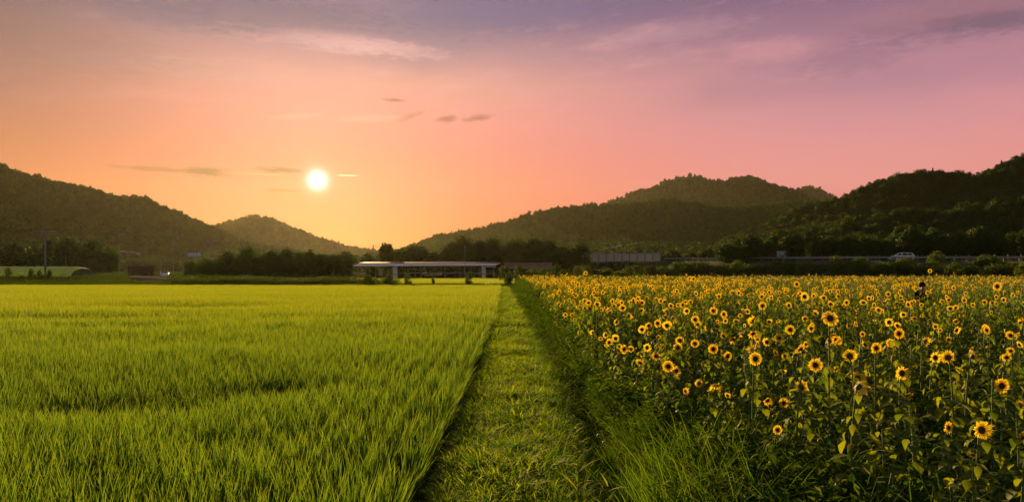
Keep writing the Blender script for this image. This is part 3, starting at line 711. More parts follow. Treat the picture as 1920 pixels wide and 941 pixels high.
for i, t in enumerate(FL):
    px, py, d = t[:3]
    face = t[3] if len(t) > 3 else random.uniform(-.25, .35); tilt = t[4] if len(t) > 4 else random.uniform(-.1, .2); hk = t[5] if len(t) > 5 else random.choice((0, 1, 0, 1, 4))
    size = .165
    Y = size * F / d
    z = Z(py, Y)
    if z > 1.75 or z < .75:                       # choose the distance for a sensible plant height instead
        z = min(max(z, .75), 1.75)
        if py > 515: Y = (EYE - z) * F / (py - HZ)
        else: z = Z(py, 60); Y = 60
        size = min(.34, max(.10, d * Y / F))
        if py <= 515: size = d * Y / F
    x = X(px, Y)
    used.append((x, Y))
    lb = LAB.get((px, py))
    if not lb:
        lb = 'small bright sunflower in the crowded left part of the field beside the bank' if px < 1380 else 'small sunflower among dark leaves in the middle rows of the field' if px < 1700 else 'small sunflower in the dim right part of the field'
    sunflower(x, Y, z, size, face, tilt, lb, hk, i, True)
# the rest of the nearest plants
r = np.random.default_rng(77)
cand = []; tries = 0
while len(cand) < 300 - len(FL) and tries < 200000:
    tries += 1
    y = math.sqrt(r.uniform(4.6 ** 2, 15.5 ** 2)); x = r.uniform(float(field_left(y)), .80 * y + .8)
    if x < float(field_left(y)) or (x > 3.4 and y < 4.9): continue
    px = 960 + x / y * F
    if 7.5 < y < 11.0 and x / y > .60 and r.random() < .7: continue          # the low green gap
    if px < 1330 and y < 8.2: continue
    dmin = .44
    if any((x - a) ** 2 + (y - b) ** 2 < dmin ** 2 for a, b in used[-400:]): continue
    used.append((x, y)); cand.append((x, y))
for i, (x, y) in enumerate(cand):
    px = 960 + x / y * F
    p = fbm(np.array([x]), np.array([y]), 3.0, 33)[0]
    head = r.random() < (0 if y < 7.2 else (.95 if x < field_left(y) + 4 else .42) + (p - .5))
    h = r.uniform(.95, 1.4) * (.82 if y < 6.8 else 1.0)
    if r.random() < .5: face, tilt, hk = r.uniform(-.5, .5), r.uniform(-.2, .35), int(r.choice([0, 1, 4]))
    else: face, tilt, hk = r.uniform(-2.6, 2.6), r.uniform(-.4, .9), int(r.choice([2, 3, 4, 1]))
    if head and r.random() < .12: tilt = -r.uniform(.6, 1.1); hk = 3
    if head: lb = 'small bright sunflower in the crowded left part of the field beside the bank' if px < 1380 else 'small sunflower among dark leaves in the middle rows of the field' if px < 1700 else 'small sunflower in the dim right part of the field'
    else: lb = 'leafy sunflower plant without an open bloom between the flowering ones'
    sunflower(x, y, h * (.80 if x < field_left(y) + .35 else 1), r.uniform(.085, .20), face, tilt, lb, hk, i, head)
# the far part of the field: one mass
def merged_plant(name, seed, head, hk=0, face=0., tilt=0., dia=.16, nleaf=15):
    """a whole plant in one mesh with several materials"""
    lm, sv = plant_leaves(seed, nleaf + 6, .3, .97, .18)
    bm_v, bm_f, bm_m, bm_a = [], [], [], []
    def put(vs, fs, mi, a=None):
        n = len(bm_v); bm_v.extend([tuple(v) for v in vs]); bm_f.extend([tuple(int(k) + n for k in f) for f in fs]); bm_m.extend([mi] * len(fs)); bm_a.extend(list(a) if a is not None else [.5] * len(vs))
    lv = np.empty(len(lm.vertices) * 3); lm.vertices.foreach_get('co', lv); la = np.empty(len(lm.vertices)); lm.attributes['var'].data.foreach_get('value', la)
    put(lv.reshape(-1, 3), [tuple(p.vertices) for p in lm.polygons], 0, la)
    sv.tube([(0, 0, .4), (0, 0, 1.4)], .008, 3, False); put(sv.v, sv.f, 1)
    if head:
        v, f, a = head_mesh(400 + seed, 18, 2, .10, 0)
        nrm = Vector((math.sin(face) * math.cos(tilt), -math.cos(face) * math.cos(tilt), math.sin(tilt))); q = np.array(nrm.to_track_quat('Z', 'Y').to_matrix())
        R = dia / 2; T = lambda a_: (np.asarray(a_) * R) @ q.T + np.array([0, 0, 1.4]) + np.array(nrm) * R * .3
        put(T(v), f, 2, a); dv, df = disc_geo(n=8); put(T(dv), df, 3); gv, gf = sepal_geo(seed); put(T(gv), gf, 4)
    me = bpy.data.meshes.new(name); me.from_pydata(bm_v, [], bm_f)
    for k in ('sleaf', 'stem', 'petal', 'disc', 'sepal'): me.materials.append(M[k])
    me.polygons.foreach_set('material_index', bm_m)
    at = me.attributes.new('var', 'FLOAT', 'POINT'); at.data.foreach_set('value', np.array(bm_a, np.float32))
    return me
FP = [merged_plant('field_plant', 500 + i, True, face=fc, tilt=tl, dia=dm) for i, (fc, tl, dm) in enumerate([(0, .1, .17), (.3, 0, .15), (-.3, .2, .16), (.1, -.1, .14), (.2, .25, .18), (-.5, .1, .15), (1.2, .2, .16), (2.6, .2, .16), (0, .9, .15)])]
FG = [merged_plant('leafy_plant', 520 + i, False, nleaf=17) for i in range(3)]
def place_field():
    r = np.random.default_rng(12); P = []
    for y0, y1, dens in [(15.3, 30, 4.6), (30, 60, 4.2), (60, 97, 3.0)]:
        A = (y1 - y0) * (.80 * y1); n = int(dens * A); y = r.uniform(y0, y1, n); x = r.uniform(0, .80 * y1, n) + field_left(y); k = x < .79 * y + 3; P.append(np.stack([x[k], y[k]], 1))
    x, y = np.concatenate(P).T; n = len(x)
    max_left = .6; p = fbm(x, y, 5, 40); ph = np.clip(.27 + 1.6 * (p - .5) + max_left * np.exp(-(x - field_left(y)) / 4.5), .05, .8) * (1 - .45 * np.clip((y - 35) / 50, 0, 1))
    head = r.random(n) < ph
    idx = np.where(head, r.choice(9, n, p=[.17, .16, .15, .12, .12, .1, .06, .06, .06]), 9 + r.integers(0, 3, n))
    front = (np.abs(x / y - (1729 - 960) / F) < .008) & (y > 23.8) & (y < 26.3); x, y, head, idx = x[~front], y[~front], head[~front], idx[~front]; n = len(x)
    h = r.uniform(.78, 1.14, n) * (1 + .10 * (fbm(x, y, 4, 41) - .5)) * np.where(r.random(n) < .03, 1.2, 1.0)
    rz = r.normal(size=n) * .3
    s = np.clip(r.normal(1.0, .12, n), .7, 1.4)
    scatter('sunflower_field', np.stack([x, y, ground_z(x, y)], 1), np.stack([r.normal(size=n) * .06, r.normal(size=n) * .06, rz], 1), np.stack([s, s, h], 1), idx, FP + FG,
            label='distant mass of sunflowers filling the far part of the field', cat='sunflower field', kind='stuff')
place_field()

# --- pointed weeds and foxtails at the path edge
def big_weed(px, py, sc, label, seed):
    Y = (EYE - .45 * sc) * F / (py - HZ); x = X(px, Y); gz = float(ground_z(x, Y))
    o = empty('weed_plant', (x, Y, gz), label, 'weed', 'tall pointed weeds by the path', 0); sc *= .8
    r = random.Random(seed); b = MB(); h = (.45 * sc + .0 - gz)
    b.tube([(0, 0, 0), (.02, 0, h * .5), (0, .01, h)], [.006, .005, .003], 4); b.build('stem', M['stem'], o)
    V, Fc, A = [], [], []
    for i in range(12):
        a = i * 2.4 + r.random(); z = h * (.25 + .75 * i / 11); L = .22 * sc * r.uniform(.7, 1.2) * (1.1 - .4 * i / 11); base = Vector((0, 0, z)); n0 = len(V)
        R = Euler((0, -r.uniform(.4, 1.0), a)).to_matrix()
        for t, w in ((0, .3), (.3, 1), (.6, .8), (1, .03)):
            for s_ in (-1, 1): V.append(tuple(base + R @ Vector((L * t, s_ * w * .011 * sc, -.35 * L * t * t))))
            A += [.9] * 2
        for t in range(3): Fc.append((n0 + 2 * t, n0 + 2 * t + 1, n0 + 2 * t + 3, n0 + 2 * t + 2))
    link('leaves', npmesh('leaves', V, Fc, M['lawn'], True, attr=A), o)
for i, (px, py, sc, lb) in enumerate([(1022, 678, 1.2, 'small pale weed tuft on the right edge of the path, farthest of the pointed weeds'), (1078, 768, 1.1, 'pointed weed on the dark side of the path, second farthest'), (1082, 815, 1.5, 'tall bright weed with two long curved leaves beside the path'), (1140, 885, 1.3, 'bright forked weed lowest beside the ditch')]):
    big_weed(px, py, sc, lb, i)
def foxtail(px, py, label):
    Y = (EYE - .55) * F / (py - HZ); x = X(px, Y); gz = float(ground_z(x, Y)); o = empty('foxtail_grass', (x, Y, gz), label, 'grass', 'foxtail grasses by the ditch'); h = .55 - gz
    b = MB(); b.tube([(-.05, 0, 0), (-.03, 0, h * .6), (0, 0, h)], .0022, 4); b.build('stem', M['stem'], o)
    b = MB(); b.tube([(0, 0, h), (.015, 0, h + .03), (.04, 0, h + .04), (.065, 0, h + .015), (.075, 0, h - .02)], [.004, .008, .009, .007, .002], 7); b.build('seed_head', M['seed'], o, True)
foxtail(1118, 820, 'brown curled foxtail head, upper and smaller of two over the ditch'); foxtail(1128, 834, 'brown curled foxtail head, lower of two over the ditch')

# ------------------------------------------------------------------ trees and shrubs one can tell apart
def crown_mesh(name, seed, n, size, h, w, mt, low):
    v, f, var = leaf_cloud(tree_blobs(seed, h, w, low), n, size, seed); return npmesh(name, v, f, mt, attr=var)
CR = [crown_mesh('crown', 600 + i, 4600, .27, 8, 7.5, M['crown3'], .15) for i in range(4)]
CRD = [crown_mesh('crown', 620 + i, 4200, .27, 7, 7.5, M['crown2'], .08) for i in range(4)]
SH = [crown_mesh('crown', 640 + i, 1700, .14, 3, 3.2, M['shrub'], .05) for i in range(4)]
CON = [conifer_mesh('crown', 660 + i, 900, .10, 2.4, 1.3, M['crown2']) for i in range(2)]
CONB = conifer_mesh('crown', 670, 2600, .24, 8, 4.6, M['crown2'])
def trunk_mesh(h, r0, seed):
    r = random.Random(seed); b = MB(); b.tube([(0, 0, -.3), (.05, 0, h * .3), (-.05, .05, h * .6), (0, 0, h * .8)], [r0, r0 * .8, r0 * .55, r0 * .25], 7)
    for i in range(5):
        a = r.random() * 6.28; z = h * r.uniform(.25, .6); l = h * .25
        b.tube([(0, 0, z), (math.cos(a) * l * .6, math.sin(a) * l * .6, z + l * .5), (math.cos(a) * l, math.sin(a) * l, z + l)], [r0 * .45, r0 * .3, r0 * .12], 5)
    return b.mesh('trunk', M['bark'], True)
TR = [trunk_mesh(8, .22, i) for i in range(3)]; TRS = trunk_mesh(2.6, .06, 9)
def tree(px, top, wpx, Y, label, crown=CR, k=0, zb=0.0, name='tree', cat='tree', group=None, hb=8.0, wb=7.5, tr=None, full=None):
    """top = crown top in the photograph's rows, wpx = crown width there"""
    x = X(px, Y); h = Z(top, Y) - zb; w = wpx * Y / F
    o = empty(name, (x, Y, zb), label, cat, group, random.random() * 6.28)
    me = crown[k % len(crown)] if isinstance(crown, list) else crown
    t = link('trunk', tr or TR[k % 3], o); c = link('crown', me, o)
    sx = w / wb; sz = h / hb / .98
    c.scale = (sx, sx, sz); t.scale = (min(sx, 1.2), min(sx, 1.2), sz)
    return o
k = 0
for px, top, w in [(-40, 455, 90), (15, 458, 80), (60, 460, 70), (100, 452, 62), (128, 448, 74), (168, 456, 66), (205, 466, 50), (35, 470, 80), (85, 474, 80), (150, 470, 80), (190, 478, 60)]:
    tree(px, top, w, 190 + random.uniform(-8, 12), {128: 'tallest dark round tree in the wood behind the green tunnel house', 205: 'dark tree at the right end of the wood behind the green tunnel house'}.get(px, 'dark leafy tree in the wood behind the green tunnel house'), CRD, k, group='trees behind the green tunnel house', hb=7); k += 1
for px, top, w in [(362, 492, 36), (385, 487, 50), (410, 485, 46), (430, 474, 50), (452, 478, 46), (470, 466, 44), (495, 478, 50), (512, 472, 42), (537, 468, 42), (558, 476, 50), (578, 472, 40), (600, 478, 54), (625, 480, 50), (645, 480, 36), (400, 496, 60), (445, 492, 66), (490, 492, 66), (540, 490, 66), (590, 490, 66), (628, 492, 56)]:
    tree(px, top, w, 128 + random.uniform(-5, 8), {470: 'spiky topped dark tree, highest left of the pole on the skyline', 537: 'dark tree with a pointed top under the glinting wires', 362: 'low dark tree beside the grey roadside box at the left end of the row'}.get(px, 'low dark tree in the dense row left of the shed'), CRD, k, group='low trees left of the shed', hb=7); k += 1
for px, top, w, Y in [(650, 480, 50, 195), (690, 482, 36, 200), (755, 474, 46, 190), (785, 468, 56, 195), (815, 480, 40, 188), (845, 462, 50, 195), (868, 450, 64, 195), (895, 458, 44, 198), (922, 457, 50, 195), (940, 466, 36, 200), (972, 456, 60, 185), (1000, 454, 56, 188), (1030, 460, 60, 186), (1058, 468, 54, 182), (1090, 461, 50, 172), (965, 480, 50, 180), (1045, 482, 60, 172), (1020, 486, 50, 170),
                      (1258, 474, 50, 190), (1290, 480, 50, 195), (1325, 474, 60, 200), (1350, 480, 40, 190)]:
    if 650 <= px <= 945: lb = {868: 'tallest round tree behind the shed roof', 922: 'second tallest round tree behind the shed, right of the tallest'}.get(px, 'dark tree standing behind the long shed'); gp = 'trees behind the shed'
    elif px < 1110: lb = {1090: 'dark round tree right beside the left end of the pale barrier', 972: 'broad tree left in the clump behind the red roofed building'}.get(px, 'leafy tree in the clump behind the red roofed building'); gp = 'trees behind the red roofed building'
    else: lb = 'olive tree just right of the pale barrier'; gp = 'trees right of the pale barrier'
    tree(px, top - 5, w * 1.08, Y, lb, CR, k, group=gp); k += 1
tree(722, 458, 36, 185, 'bushy tree rising to a point behind the shed beside the skyline pole', CR, 2, group='trees behind the shed')
# edge of the wood behind the road
r = np.random.default_rng(3)
for i in range(34):
    px = 1370 + i * 18 + r.uniform(-6, 6); Y = 158 + r.uniform(-6, 10) - (px - 1370) * .03
    top = 446 - (px - 1370) * .02 + r.uniform(-16, 18)
    tree(px, top, r.uniform(44, 66), Y, 'dark broadleaved tree at the edge of the wood behind the road', CR, i, group='trees along the edge of the right wood', zb=3.0)

# small shrubs on the banks
for px, top, w, Y, lb in [(690, 516, 26, 91, 'small dark bush at the left on the cross bank in front of the shed'), (728, 515, 18, 91, 'small dark bush in front of the left white pillar of the shed'), (765, 514, 16, 91, 'pointed bush on the cross bank left of the centre of the shed'), (812, 518, 7, 91, 'tiny narrow bush in front of the middle of the shed'), (880, 510, 15, 91, 'pointed bush below the thin pole in front of the shed'), (953, 513, 16, 91, 'dark bush at the far end of the path')]:
    o = tree(px, top, w * 1.1, Y, lb, SH, k, hb=3, wb=3.2, tr=TRS, name='small_bush', cat='bush', group='small bushes on the cross bank'); k += 1
for px, top, w, Y, lb in [(16, 503, 22, 106, 'narrow dark shrub in front of the left end of the green tunnel house'), (60, 506, 16, 106, 'second narrow dark shrub in front of the green tunnel house'), (75, 508, 14, 106, 'dark shrub just left of the nearest utility pole'), (92, 506, 12, 106, 'thin dark shrub right of the nearest utility pole')]:
    tree(px, top, w, Y, lb, SH, k, hb=3, wb=3.2, tr=TRS, name='small_bush', cat='bush', group='shrubs in front of the tunnel house'); k += 1
# embankment shrubs along the road at the right
def road_y(px): return np.interp(px, [1100, 1290, 1600, 1920, 2200], [182, 170, 138, 115, 98])
def road_z(px): return np.interp(px, [1100, 1290, 1600, 1920, 2200], [4.45, 4.45, 4.15, 3.75, 3.5])
named = {1614: (484, 50, 'round bright shrub reaching above the guardrail left of the white car'), 1696: (486, 60, 'round shrub partly hiding the white car on the road'), 1757: (473, 46, 'tallest twin topped shrub reaching above the guardrail right of the white car'), 1848: (479, 62, 'broad rounded shrub above the guardrail near the right edge'), 1565: (481, 30, 'narrow shrub poking above the guardrail right of the sign')}
for px, (top, w, lb) in named.items():
    Y = float(road_y(px)) - 9; tree(px, top, w, Y, lb, SH, k, zb=1.2, hb=3, wb=3.2, tr=TRS, name='shrub', cat='shrub', group='shrubs on the road embankment'); k += 1
for i in range(46):
    px = 1180 + i * 17 + r.uniform(-5, 5); Y = float(road_y(px)) - r.uniform(9, 16); top = 493 + r.uniform(-2, 8)
    tree(px, top, r.uniform(34, 56), Y, 'low dark green shrub in the hedge like row on the road embankment', SH, i, zb=.3, hb=3, wb=3.2, tr=TRS, name='shrub', cat='shrub', group='shrubs on the road embankment')
for i in range(20):
    px = 1085 + i * 10 + r.uniform(-5, 5); Y = 150 + r.uniform(-6, 8); top = 503 + r.uniform(-5, 6) - (6 if px < 1125 or px > 1240 else 0)
    tree(px, top, r.uniform(22, 40), Y, 'low dark shrub at the foot of the concrete bridge', SH, i, hb=3, wb=3.2, tr=TRS, name='shrub', cat='shrub', group='shrubs below the bridge')
for i in range(14):
    px = 950 + i * 19 + r.uniform(-6, 6); Y = 118 + r.uniform(-6, 6); top = 503 + r.uniform(-6, 6)
    tree(px, top, r.uniform(26, 40), Y, 'low dark shrub beyond the sunflowers near the red roofed building', SH, i, hb=3, wb=3.2, tr=TRS, name='shrub', cat='shrub', group='shrubs beyond the sunflowers')
# ground cover: far edge of the near paddy, verge, slopes
def place_cover():
    r = np.random.default_rng(21)
    n = 3400; y = r.uniform(89, 100, n); px = r.uniform(-40, 745, n); x = X(px, y)
    gap = (px < 330) & (r.random(n) < .45); x, y, px = x[~gap], y[~gap], px[~gap]; n = len(x)
    s = np.where(px > 330, 2.1, 1.5) * r.uniform(.6, 1.25, n) * (.75 + .6 * fbm(x, y, 5, 50)); 
    idx = np.where(r.random(n) < .7, r.integers(4, 7, n), r.integers(0, 4, n))
    s[(px > 635) & (r.random(n) < .6)] *= .5
    scatter('weeds', np.stack([x, y, np.zeros(n)], 1), np.stack([r.normal(size=n) * .1, r.normal(size=n) * .1, r.random(n) * 6.28], 1), np.stack([s * 1.4, s * 1.4, s], 1), idx, WG, label='band of tall weeds along the far edge of the near paddy', cat='weeds', kind='stuff')
    # cross bank in front of the strip of rice, dark
    n = 1600; y = r.uniform(88, 93, n); px = r.uniform(640, 1010, n); x = X(px, y); s = r.uniform(.5, .9, n)
    scatter('weeds', np.stack([x, y, np.full(n, -.05)], 1), np.stack([r.normal(size=n) * .1, r.normal(size=n) * .1, r.random(n) * 6.28], 1), np.stack([s * 2, s * 2, s * .6], 1), r.integers(0, 7, n), WG, label='dark low grass on the cross bank between the two paddies', cat='weeds', kind='stuff')
    # rough ground behind on the left
    n = 3800; y = r.uniform(100, 330, n); px = r.uniform(-60, 470, n); x = X(px, y); s = r.uniform(1.6, 3.6, n)
    k = ~((y < 205) & (px > 235) & (px < 325)); x, y, s = x[k], y[k], s[k]; n = len(x)
    scatter('rough_vegetation', np.stack([x, y, np.zeros(n)], 1), np.stack([np.zeros(n), np.zeros(n), r.random(n) * 6.28], 1), np.stack([s * 1.8, s * 1.8, s], 1), r.integers(4, 7, n), WG, label='rough scrubby vegetation on the flat land at the foot of the left hill', cat='vegetation', kind='stuff')
    # embankment slope
    n = 5200; px = r.uniform(1120, 2080, n); f_ = r.random(n); yr = road_y(px); y = yr - 4.5 - 11 * f_; x = X(px, yr); z = road_z(px) * (1 - f_) - .3; s = r.uniform(1.2, 2.2, n)
    scatter('embankment_vegetation', np.stack([x, y, np.maximum(z, 0)], 1), np.stack([np.zeros(n), np.zeros(n), r.random(n) * 6.28], 1), np.stack([s * 1.5, s * 1.5, s * .8], 1), r.integers(0, 7, n), WG, label='grass and scrub covering the road embankment', cat='vegetation', kind='stuff')
place_cover()

# ------------------------------------------------------------------ the raised road, its rails, the barrier
pxr = np.linspace(1238, 2200, 60); yr = road_y(pxr); xr = np.array([X(p, y) for p, y in zip(pxr, yr)]); zr = road_z(pxr)
def strip(offs, zoff, name, mt, kind='structure'):
    """cross-section offsets swept along the road centre line"""
    V = []; Fq = []; c = np.stack([xr, yr], 1); d = np.gradient(c, axis=0); d /= np.linalg.norm(d, axis=1)[:, None]; nrm = np.stack([-d[:, 1], d[:, 0]], 1)
    m = len(offs)
    for i in range(len(c)):
        for o_, zo in zip(offs, zoff): V.append((c[i, 0] + nrm[i, 0] * o_, c[i, 1] + nrm[i, 1] * o_, (zr[i] + zo) if zo > -90 else -.1))
    for i in range(len(c) - 1):
        for j in range(m - 1): a = i * m + j; Fq.append((a, a + 1, a + m + 1, a + m))
    return V, Fq, c, nrm
nsign = 1 if strip([0], [0], '', None)[3][0][1] > 0 else -1     # + = away from the camera
V, Fq, cc, nn = strip([-16 * nsign, -4.6 * nsign, 4.6 * nsign, 14 * nsign], [-99, -.02, -.02, -99], 'x', None)
k0 = 12
tag(link('embankment', npmesh('embankment', V, Fq, M['hill'], True)), kind='structure')
V, Fq, _, _ = strip([-4.2 * nsign, 4.2 * nsign], [.03, .03], 'x', None)
tag(link('road', npmesh('road', V, Fq, M['asphalt'])), kind='structure')
for off in (-3.8, 0, 3.8):
    V, Fq, _, _ = strip([(off - .07) * nsign, (off + .07) * nsign], [.036, .036], 'x', None)
    tag(link('road_marking', npmesh('road_marking', V, Fq, M['white'])), kind='structure')
def rail_line(off, i0, i1, label, posts_up=.75, beams=((.50, .78),), tall=False):
    o = empty('guardrail', (float(cc[i0, 0]), float(cc[i0, 1]), float(zr[i0])), label, 'guardrail')
    base = Vector(o.location)
    for (za, zb_) in beams:
        b = MB(); L_ = []
        for i in range(i0, i1 + 1):
            p = cc[i] + nn[i] * off * nsign; L_.append((p[0] - base.x, p[1] - base.y, zr[i] - base.z))
        vs, fs = [], []
        for (x_, y_, z_) in L_: vs += [(x_, y_ - .03, z_ + za), (x_, y_ - .08, z_ + (za + zb_) / 2 - .04), (x_, y_ - .03, z_ + (za + zb_) / 2), (x_, y_ - .08, z_ + (za + zb_) / 2 + .04), (x_, y_ - .03, z_ + zb_), (x_, y_ + .02, z_ + zb_), (x_, y_ + .02, z_ + za)]
        for i in range(len(L_) - 1):
            for j in range(7): fs.append((i * 7 + j, i * 7 + (j + 1) % 7, (i + 1) * 7 + (j + 1) % 7, (i + 1) * 7 + j))
        b.add(vs, fs); b.build('beam', M['steel'], o)
    n = 34
    pm = MB(); pm.box(-.06, .06, .03, .12, -.3, posts_up); pme = pm.mesh('post', M['pole'])
    for q in np.linspace(i0, i1, n):
        i = int(q); f_ = q - i; j = min(i + 1, len(cc) - 1)
        p = (cc[i] + nn[i] * off * nsign) * (1 - f_) + (cc[j] + nn[j] * off * nsign) * f_; z_ = zr[i] * (1 - f_) + zr[j] * f_
        s = link('post', pme, o); s.location = (p[0] - base.x, p[1] - base.y, z_ - base.z)
rail_line(-4.3, 1, 50, 'grey guardrail along the near side of the raised road', .62, ((.52, .80),))
rail_line(4.3, 3, 50, 'guardrail with upright posts along the far side of the raised road', 1.25, ((.50, .78),))

YB = 176.0
def noise_barrier():
    x0, x1 = X(1108, YB), X(1238, YB); z0, z1 = Z(490.5, YB), Z(474.5, YB)
    o = empty('noise_barrier', (x0, YB, z0), 'long pale panelled barrier on the bridge above the sunflowers', 'barrier')
    n = 9; w = (x1 - x0) / n
    for i in range(n):
        b = MB(); b.box(i * w + .10, (i + 1) * w - .10, -.08, .08, .05, z1 - z0 - .12)
        for q in (.28, .5, .74): b.box(i * w + .10, (i + 1) * w - .10, -.12, -.082, (z1 - z0) * q, (z1 - z0) * q + .06)
        b.build('panel', M['mesh_panel'], o)
    for i in range(n + 1):
        b = MB(); b.box(i * w - .098, i * w + .098, -.16, .14, 0, z1 - z0 - .08); b.build('post', M['pole'], o)
    b = MB(); b.box(-.1, x1 - x0 + .1, -.2, .2, z1 - z0 - .078, z1 - z0 + .08); b.build('top_rail', M['concrete'], o)
    o = empty('bridge', (x0, YB, 0), 'concrete bridge on piers carrying the pale barrier', 'bridge')
    L_ = x1 - x0
    b = MB(); b.box(-6, L_ + 4, -.6, 9, z0 - .5, z0 - .01); b.build('deck', M['concrete'], o)
    for i in range(7):
        q = L_ * (i + .5) / 7; b = MB(); b.box(q - .35, q + .35, -.45, .5, -.2, z0 - .502); b.box(q - .8, q + .8, -.5, .6, z0 - .95, z0 - .503); b.build('pier', M['concrete'], o, bevel=.03)
    b = MB(); b.box(-6, L_ + 4, 1.2, 1.5, -.2, z0 - .504); b.build('back_wall', M['pole'], o)
noise_barrier()

# red roofed building
def red_building():
    Y = 160.0; x0, x1 = X(945, Y), X(1037, Y); zt, ze = Z(492, Y), Z(504, Y)
    o = empty('farm_building', ((x0 + x1) / 2, Y, 0), 'low farm building with a long red brown roof behind the sunflowers', 'building')
    h = (x1 - x0) / 2
    b = MB(); b.add([(-h, -.4, ze), (h, -.4, ze), (h, 4, zt), (-h, 4, zt), (h, 8.4, ze), (-h, 8.4, ze), (-h, -.4, ze - .12), (h, -.4, ze - .12)], [(0, 1, 2, 3), (3, 2, 4, 5), (6, 7, 1, 0)]); rf = b.build('roof', M['rust'], o)
    b = MB()
    for i in range(24): q = -h + (2 * h) * (i + .5) / 24; b.add([(q - .04, -.42, ze + .03), (q + .04, -.42, ze + .03), (q + .04, 4, zt + .06), (q - .04, 4, zt + .06)], [(0, 1, 2, 3)])
    b.build('roof_seams', M['rust'], rf)
    b = MB(); b.box(-h + .4, h - .4, 0, 8, 0, ze - .02); b.add([(-h + .4, 0, ze - .02), (-h + .4, 8, ze - .02), (-h + .4, 4, zt - .1)], [(0, 1, 2)]); b.add([(h - .4, 0, ze - .02), (h - .4, 4, zt - .1), (h - .4, 8, ze - .02)], [(0, 1, 2)]); b.build('wall', M['brown'], o)
    for q in (-.6, -.2, .25, .65):
        b = MB(); b.box(q * h - .8, q * h + .8, -.06, -.003, .9, 1.9); w = b.build('window', M['glass'], o)
        b = MB(); b.box(q * h - .9, q * h + .9, -.1, -.062, .8, .9); b.box(q * h - .9, q * h + .9, -.1, -.062, 1.9, 2.0); b.build('frame', M['pole'], w)
red_building()

# the long open shed
def shed():
    Y = 155.0; px = lambda p: X(p, Y)
    x0 = px(660); x1 = px(938); L_ = x1 - x0
    o = empty('shed', (x0, Y, 0), 'long low open shed with a thin pale edged roof behind the rice', 'shed')
    zt, zb_, zl = Z(492.5, Y), Z(498.5, Y), Z(494.6, Y)
    b = MB()   # roof slab, its near edge set back and rising at both ends
    b.add([(1.4, 1.2, zt), (L_ - .1, 1.2, zt + .05), (L_ - .1, 8, zt + .22), (1.4, 8, zt + .22), (1.4, 1.2, zt - .12), (L_ - .1, 1.2, zt - .12), (L_ - .1, 8, zt), (1.4, 8, zt)], [(0, 1, 2, 3), (4, 7, 6, 5), (0, 4, 5, 1), (1, 5, 6, 2), (2, 6, 7, 3), (3, 7, 4, 0)])
    b.build('roof', M['roof'], o)
    b = MB()   # sloping pale canopy
    A_ = [(0, -1.0, zb_), (L_ - 1.2, -1.0, zb_ + .15), (L_, 1.18, zt - .10), (1.35, 1.18, zt - .16)]
    b.add(A_ + [(p[0], p[1], p[2] - .10) for p in A_], [(0, 1, 2, 3), (7, 6, 5, 4), (0, 4, 5, 1), (1, 5, 6, 2), (2, 6, 7, 3), (3, 7, 4, 0)]); b.build('canopy', M['fascia'], o)
    b = MB(); b.box(px(903) - x0, px(930) - x0, -1.2, -.2, zb_ - .28, zb_ - .12); b.build('side_canopy', M['fascia'], o)
    for p, wd in ((741, 8), (907, 7)):
        a = px(p) - x0; h = wd * Y / F / 2; b = MB(); b.box(a - h, a + h, -.4, .6, 0, zb_ - .3 if p > 800 else zb_ - .12); w = b.build('pillar', M['white'], o)
        b = MB(); b.box(a - h - .02, a + h + .02, -.44, -.402, 1.25, 1.36); b.build('band', M['rust'], w)
    b = MB(); b.box(px(748) - x0, px(902) - x0, .18, .26, 1.55, 1.66); b.build('handrail', M['steel'], o)
    for p in (661, 671, 693, 717, 765, 789, 812, 834, 862, 884, 925): 
        a = px(p) - x0; b = MB(); w = .10 if p in (834, 925, 661) else .05; b.box(a - w, a + w, .1, .178, 0, zb_ - .14); b.build('post', M['pole'], o)
    for q in range(14): b = MB(); a = 1.5 + q * (L_ - 3) / 13; b.box(a - .06, a + .06, 7.3, 7.42, 0, zt - .02); b.build('post', M['pole'], o)
    b = MB(); b.box(1.2, L_ - 1, 7.5, 7.6, 0, 1.0); b.build('low_wall', M['brown'], o)
shed()

# green tunnel greenhouse
def tunnel():
    Y = 112.0; x1 = X(133, Y); x0 = X(-80, Y); R = Z(499.5, Y); o = empty('greenhouse', (x1, Y, 0), 'long green tunnel greenhouse with a lighter rounded top', 'greenhouse')
    n = 12; pr = [(-3.4 * math.cos(math.pi * i / n), R * (.42 + .58 * math.sin(math.pi * i / n))) for i in range(n + 1)]
    L_ = x1 - x0; xs_ = [-L_, -L_ * .75, -L_ * .5, -L_ * .25, -1.4, -.5, 0]; sc = [1, 1, 1, 1, 1, .94, .80]
    V, Fc = [], []
    for a, s in zip(xs_, sc):
        for (yy, zz) in pr: V.append((a, yy + 3.4, R * .42 + (zz - R * .42) * s))
    m = n + 1
    for i in range(len(xs_) - 1):
        for j in range(n): Fc.append((i * m + j, (i + 1) * m + j, (i + 1) * m + j + 1, i * m + j + 1))
    b = MB(); b.add(V, Fc); b.build('roof_film', M['green_film'], o, smooth=True)
    b = MB(); b.box(-L_, -.003, -.02, .02, 0, R * .42); b.box(-L_, -.003, 6.78, 6.82, 0, R * .42); b.build('side_net', M['green_dark'], o)
    b = MB(); q = [(0, yy + 3.4, R * .42 + (zz - R * .42) * .80) for yy, zz in pr] + [(0, 6.8, 0), (0, 0, 0)]; b.add(q, [tuple(range(len(q)))]); b.build('end_wall', M['green_dark'], o)
    for i in range(8):
        a = -1.5 - i * (L_ - 2) / 8; b = MB(); b.tube([(a, yy * 1.006 + 3.4, zz + .03) for yy, zz in pr], .025, 4); b.build('hoop', M['steel'], o)
tunnel()

